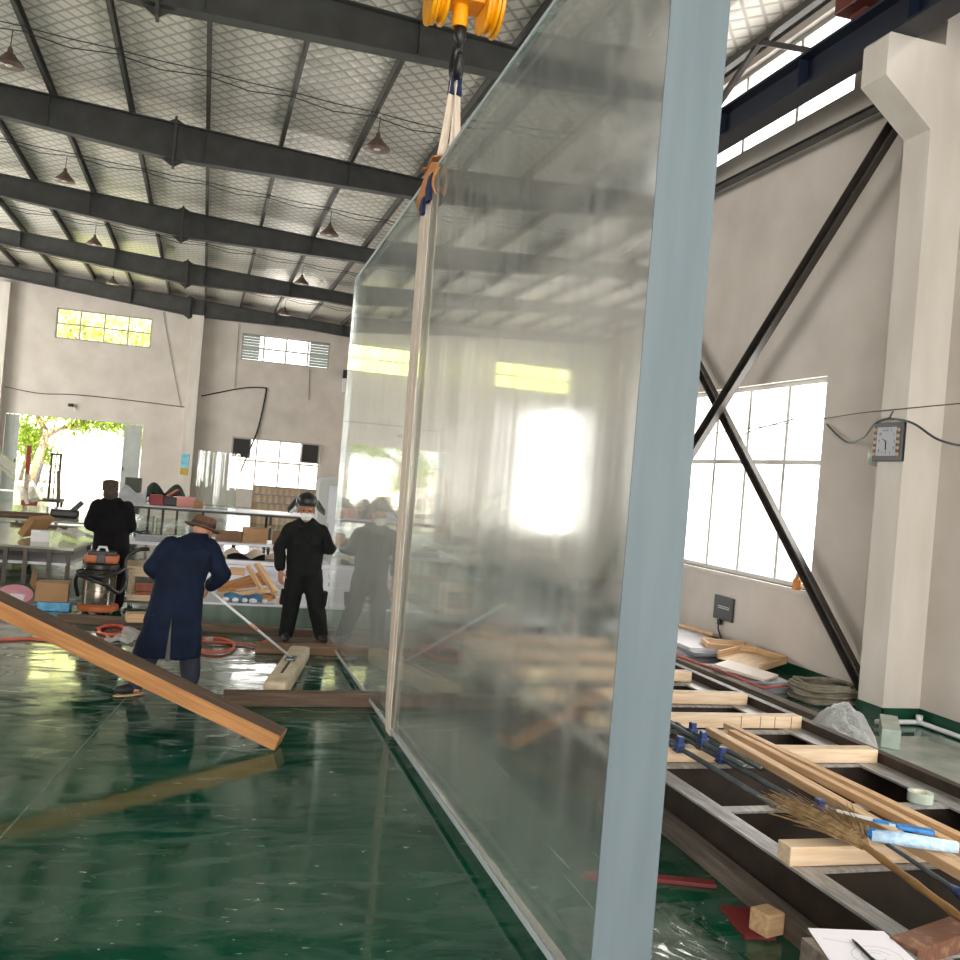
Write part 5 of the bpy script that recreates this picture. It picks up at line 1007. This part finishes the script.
# ------------------------------------------------------------------ stacks of sheet behind the masked man
M['green_edge'] = mat('greenish_acrylic_edge', '66756a', .2, c2='59685e', scale=2, stretch=(3, 1, .3))
sk = tag(MB().box(.12, 1.95, 12.6, 14.6, 0, .235).obj('acrylic_stack', 'green_edge'), 'thick greenish acrylic block lying behind the orange hose', 'acrylic block')
tag(MB().box(.15, 2.0, 12.63, 14.6, .237, .262).obj('acrylic_sheet', 'sheet_white'), 'white masked sheet on top of the greenish block', 'sheet')
WORDS = ["lowest", "second from the floor", "third from the floor", "fourth from the floor", "middle one", "fourth from the top", "third from the top", "second from the top", "topmost"]
for k in range(9): tag(MB().box(-.95, .95, -.55, .55, 0, .066, bev=.004).obj('masked_sheet', 'sheet_white', loc=(1.05+random.uniform(-.03, .03), 15.2+random.uniform(-.03, .03), .0+.068*k), rot=(0, 0, random.uniform(-.02, .02))), f'white masked slab in the stack behind the offcuts, {WORDS[k]}', 'slab', 'white slabs in a stack')
M['beige_film'] = mat('beige_film', 'c9bba8', .6, c2='b5a692', scale=5, bump=.4)
tag(MB().grid(lambda u, v: (.40+1.15*u, 14.80+.45*v, .625+.12*sin(pi*v)*abs(sin(3.3*u*pi+.4))+.02*abs(sin(9*u))), 26, 12).obj('packing_film', 'beige_film', None, True), 'rumpled beige packing film on the white slabs', 'film')
o = MB().grid(lambda u, v: (.46+.55*u, 14.68+.13*v, .622+.09*sin(pi*v)*abs(sin(4*u+.6))), 18, 10).obj('dark_jacket', 'coat_black', None, True); tag(o, 'crumpled dark jacket lying on the white slabs', 'jacket')
random.seed(11)
OFF = [((.40, 13.0, .32), (.98, 13.15, .38), .1, .05, 'long pale offcut at the front of the scrap pile'), ((.42, 13.2, .36), (1.0, 13.35, .46), .14, .03, 'wide brown board sloping in the middle of the scrap pile'), ((.42, 13.52, .30), (.80, 13.53, .54), .10, .03, 'brown board standing slanted at the back of the scrap pile'),
    ((.82, 13.45, .70), (1.08, 13.15, .36), .09, .05, 'pale timber leaning steeply at the right of the scrap pile'), ((.70, 13.42, .66), (.93, 13.12, .34), .05, .05, 'second timber leaning steeply, left of the steepest one in the pile'), ((.48, 13.62, .56), (.68, 13.62, .56), .08, .1, 'short pale offcut on top of the scrap pile'),
    ((.68, 12.95, .30), (1.02, 12.98, .30), .07, .07, 'short squared offcut at the front right of the scrap pile'), ((.36, 13.35, .33), (.62, 13.05, .33), .1, .04, 'brown offcut at the left of the scrap pile')]
OFF += [((.60, 13.0, .285), (1.0, 13.25, .285), .16, .03, 'wide pale board lying flat under the scrap pile'), ((.36, 13.62, .30), (.92, 13.66, .50), .05, .14, 'long brown board on edge at the back of the scrap pile'), ((.98, 13.45, .30), (1.10, 13.0, .30), .06, .06, 'short pale batten on the sheet at the right foot of the scrap pile')]
for a, c, w, h, l in OFF: timber('wood_offcut', a, c, w, h, 'wood' if 'pale' in l or 'timber' in l else 'wood_orange', l, 'offcut', 'wood offcuts in the scrap pile', .003)
tag(MB().grid(lambda u, v: (.40+.48*u, 12.70+.2*v, .27+.09*sin(pi*v)+.02*sin(9*u)), 14, 8).obj('blue_rag', mat('blue_rag', '3f6f92', .8, c2='35607f', scale=8, bump=.3), None, True), 'folded blue cloth in front of the wood scrap pile', 'cloth')
for k in range(7): tag(MB().ball((0, 0, .035), .05*random.uniform(.7, 1.2), .045, .032).obj('plastic_lump', 'white', None, True, loc=(.42+.12*k+random.uniform(-.02, .02), 12.68+random.uniform(-.02, .03), .262)), ['crumpled white lump at the left end of the row before the blue cloth', 'crumpled white lump second along the sheet edge', 'crumpled white lump third along the sheet edge', 'crumpled white lump in the middle of the row on the sheet edge', 'crumpled white lump fifth along the sheet edge', 'crumpled white lump next to last along the sheet edge', 'crumpled white lump at the right end of the row before the masked man'][k], 'plastic lump', 'white lumps on the sheet edge')
# carton row
tbx = empty('low_bench', (1.2, 16.6, 0), label='low white bench carrying the row of brown cartons', cat='bench'); MB().box(-1.1, 1.6, -.45, .5, .70, .74).obj('bench_top', 'sheet_white', tbx)
for x in (-1.0, 1.5):
    for y in (-.38, .42): MB().box(x-.03, x+.03, y-.03, y+.03, 0, .7).obj('leg', 'table_steel', tbx)
M['carton2'] = mat('darker_carton', '7d5f45', .8, c2='6b503a', scale=3)
for x, w, d, h, l, mm in ((.52, .42, .3, .16, 'flat brown carton at the left end of the carton row', 'carton2'), (.93, .40, .3, .24, 'brown carton in the middle of the row, one flap open', 'carton'), (1.38, .3, .3, .2, 'dark brown carton beside the masked man', 'carton2'), (1.70, .2, .25, .32, 'tall dark carton half behind the masked man', 'carton2')):
    cc = empty('cardboard_box', (x, 16.5, .741), random.uniform(-.1, .1), label=l, cat='box', group='brown cartons in a row'); MB().box(-w/2, w/2, -d/2, d/2, 0, h).obj('carton', mm, cc); MB().bar((w/2, 0, h), (w/2+.06, 0, h+.05 if 'open' in l else h-.05), d, .006).obj('carton_flap', mm, cc)
# grey cabinet behind the masked man
gc = empty('grey_cabinet', (2.45, 18.2, 0), label='tall pale grey cabinet with rounded top corners beside the panel edge', cat='cabinet')
b = MB(); b.prism([(-.3, 0, 0), (.35, 0, 0), (.35, 0, 1.93)] + [(-.3+.16-.16*sin(rad(t)), 0, 1.93-.16+.16*cos(rad(t))) for t in (0, 30, 60, 90)], (0, .5, 0)); b.obj('cabinet_body', 'door_metal', gc); MB().box(-.12, .33, -.012, 0, .1, 1.75, bev=.004).obj('cabinet_door', 'sheet_white', gc); MB().box(-.1, -.08, -.03, -.012, .9, 1.05).obj('door_handle', 'alu', gc)
# long white work table near the end wall
lt = empty('work_table', (.7, 23.2, 0), label='long white work table carrying the clear tube and red boxes', cat='table')
MB().box(-2.2, 2.6, -.8, .8, .88, .92).obj('table_top', 'sheet_white', lt); MB().box(-2.2, 2.6, -.82, -.8, .85, .9).obj('edge_rail', 'steel_grey', lt)
for x in (-2.1, -.6, .9, 2.5):
    for y in (-.72, .72): MB().box(x-.03, x+.03, y-.03, y+.03, 0, .88).obj('leg', 'table_steel', lt)
M['tube_acr'] = thin_glass('clear_tube', (.95, .97, .96), .12, .03)
o = MB(); o.lathe([(.46, .0), (.47, .0), (.47, 1.32), (.46, 1.32), (.46, 0)], seg=40); tag(o.obj('acrylic_tube', 'tube_acr', None, 'auto', loc=(.36, 23.2, .921)), 'big clear acrylic tube standing on the long work table', 'tube')
rb = empty('red_box', (-.95, 23.05, .921), .1, label='dark red box on the long work table', cat='box'); MB().box(-.14, .14, -.12, .12, 0, .22, bev=.01).obj('box_body', mat('crimson', '8a2430', .5), rb); MB().box(-.145, .145, -.125, .125, .18, .235, bev=.01).obj('box_lid', 'red_post', rb)
rb = empty('tool_case', (-.62, 23.1, .921), -.1, label='black tool case with a red flap between the red and pink boxes', cat='case'); MB().box(-.17, .17, -.12, .12, 0, .2, bev=.02).obj('case_body', 'black', rb); MB().bar((-.1, -.05, .2), (.12, .05, .38), .2, .03).obj('case_flap', 'red_post', rb)
rb = empty('pink_box', (-.30, 23.0, .921), 0, label='pale pink box on the long work table near the clear tube', cat='box'); MB().box(-.2, .2, -.12, .12, 0, .23, bev=.01).obj('box_body', mat('pink_card', 'd08d86', .6), rb); MB().box(-.205, .205, -.125, .125, .19, .235).obj('box_lid', mat('pink_card_lid', 'd99c95', .6), rb)
tag(MB().grid(lambda u, v: (-1.75+.58*u, 22.8+.5*v, .925+.42*sin(pi*min(1, v*1.05))*(.75+.2*sin(7*u))), 16, 12).obj('foil_heap', mat('silver_wrap', 'c9cbd0', .3, .3, c2='aeb1b8', scale=6, bump=.4), None, True), 'heap of silvery wrapping at the left end of the long work table', 'wrapping')
tag(MB().box(-.1, .1, -.1, .1, 0, .16, bev=.006).obj('small_carton', 'carton', loc=(-.02, 22.7, .921)), 'small brown carton in front of the clear tube', 'box')
M['green_tarp'] = mat('dark_green_tarp', '1f3a2e', .7, c2='172b23', scale=5, bump=.4)
gt = empty('tarp_bundle', (-.88, 26.0, 0), label='dark green tarpaulin draped over a stand against the end wall', cat='tarpaulin')
MB().grid(lambda u, v: (-.52+1.04*u, -.3+.6*v, 1.10+.22*abs(sin(2*pi*u))*(1 if v < .9 else .7)-.25*(2*v-1)**2+.03*sin(9*u)-.5*max(0, .12-u)-.5*max(0, u-.88)), 22, 10).obj('tarp', 'green_tarp', gt, True)
for x in (-.35, 0, .35): MB().box(x-.03, x+.03, -.03, .03, 0, 1.09).obj('stand_leg', 'steel_grey', gt)
tag(MB().box(-.2, .2, -.2, .2, 0, 1.42, bev=.02).obj('machine_box', mat('olive_grey_metal', '4b5046', .6), loc=(-1.66, 26.1, 0)), 'olive grey machine box left of the green tarpaulin', 'box')
# clear tanks on a trestle in front
tt = empty('trestle_table', (-.7, 19.2, 0), label='grey trestle table carrying the clear acrylic tanks', cat='table'); MB().box(-.75, 1.5, -.5, .5, .48, .52).obj('table_top', 'sheet_grey', tt)
for x in (-.7, .4, 1.4):
    for y in (-.42, .42): MB().box(x-.025, x+.025, y-.025, y+.025, 0, .48).obj('leg', 'table_steel', tt)
for x, w, h, l in ((-1.05, .5, .38, 'clear acrylic tank at the left of the grey trestle'), (-.45, .6, .34, 'clear acrylic tank in the middle of the grey trestle'), (.4, .7, .42, 'clear acrylic tank behind the brown hat')):
    tk = empty('acrylic_tank', (x, 19.1, .521), 0, label=l, cat='tank', group='clear tanks on the trestle'); y = .25
    b = MB(); b.box(-w/2, w/2, -y, -y+.012, 0, h); b.box(-w/2, w/2, y-.012, y, 0, h); b.box(-w/2, -w/2+.012, -y+.012, y-.012, 0, h); b.box(w/2-.012, w/2, -y+.012, y-.012, 0, h); b.obj('tank_wall', 'tube_acr', tk); MB().box(-w/2+.012, w/2-.012, -y+.012, y-.012, 0, .012).obj('tank_base', 'tube_acr', tk)
wb = empty('white_bench', (-.45, 16.9, 0), label='white bench beside the navy coat with the black cable coil on it', cat='bench'); MB().box(-.75, .62, -.5, .5, .60, .66).obj('bench_top', 'sheet_white', wb); MB().box(-.7, .57, -.45, .45, .2, .24).obj('shelf', 'wood_pale', wb)
for x in (-.7, .57):
    for y in (-.45, .45): MB().box(x-.03, x+.03, y-.03, y+.03, 0, .6).obj('leg', 'table_steel', wb)
cl = MB(); cl.tube([(.13*cos(2*pi*k/18)*(1+.1*sin(k)), .1*sin(2*pi*k/18), .02+.03*(k//18)+.02*sin(k*.9)) for k in range(70)], .014, 6); tag(cl.obj('cable_coil', mat('dark_cable', '1e2b33', .5), None, True, loc=(-.85, 16.75, .665)), 'small black and blue cable coil on the white bench', 'cable coil')
tag(MB().box(-.25, .25, -.14, .14, 0, .09, bev=.01).obj('grey_case', 'sheet_grey', loc=(-.70, 16.5, .661)), 'flat grey case on the white bench in front of the cable coil', 'case')
# pale corrugated boards below the low window
for k in range(3):
    cb2 = empty('corrugated_board', (3.0+.05*k, 33.5-.12*k, 0), 0, label=['pale corrugated board stack under the low end window, back one', 'pale corrugated board stack under the low end window, middle one', 'pale corrugated board stack under the low end window, front one'][k], cat='board'); b = MB()
    n = 26; w = 2.6; zt_ = 1.25-.28*k
    P = [(-w/2+w*i/n, .05*(i % 2)) for i in range(n+1)]
    b.prism([(x, y, 0) for x, y in P] + [(x, y+.03, 0) for x, y in reversed(P)], (0, 0, zt_)); b.obj('board_sheet', mat('pinkish_kraft', 'cdb59c', .8, c2='bfa78d', scale=2), cb2)
    MB().box(-w/2, w/2, -.03, .1, zt_, zt_+.04).obj('edge_trim', 'sheet_grey', cb2)
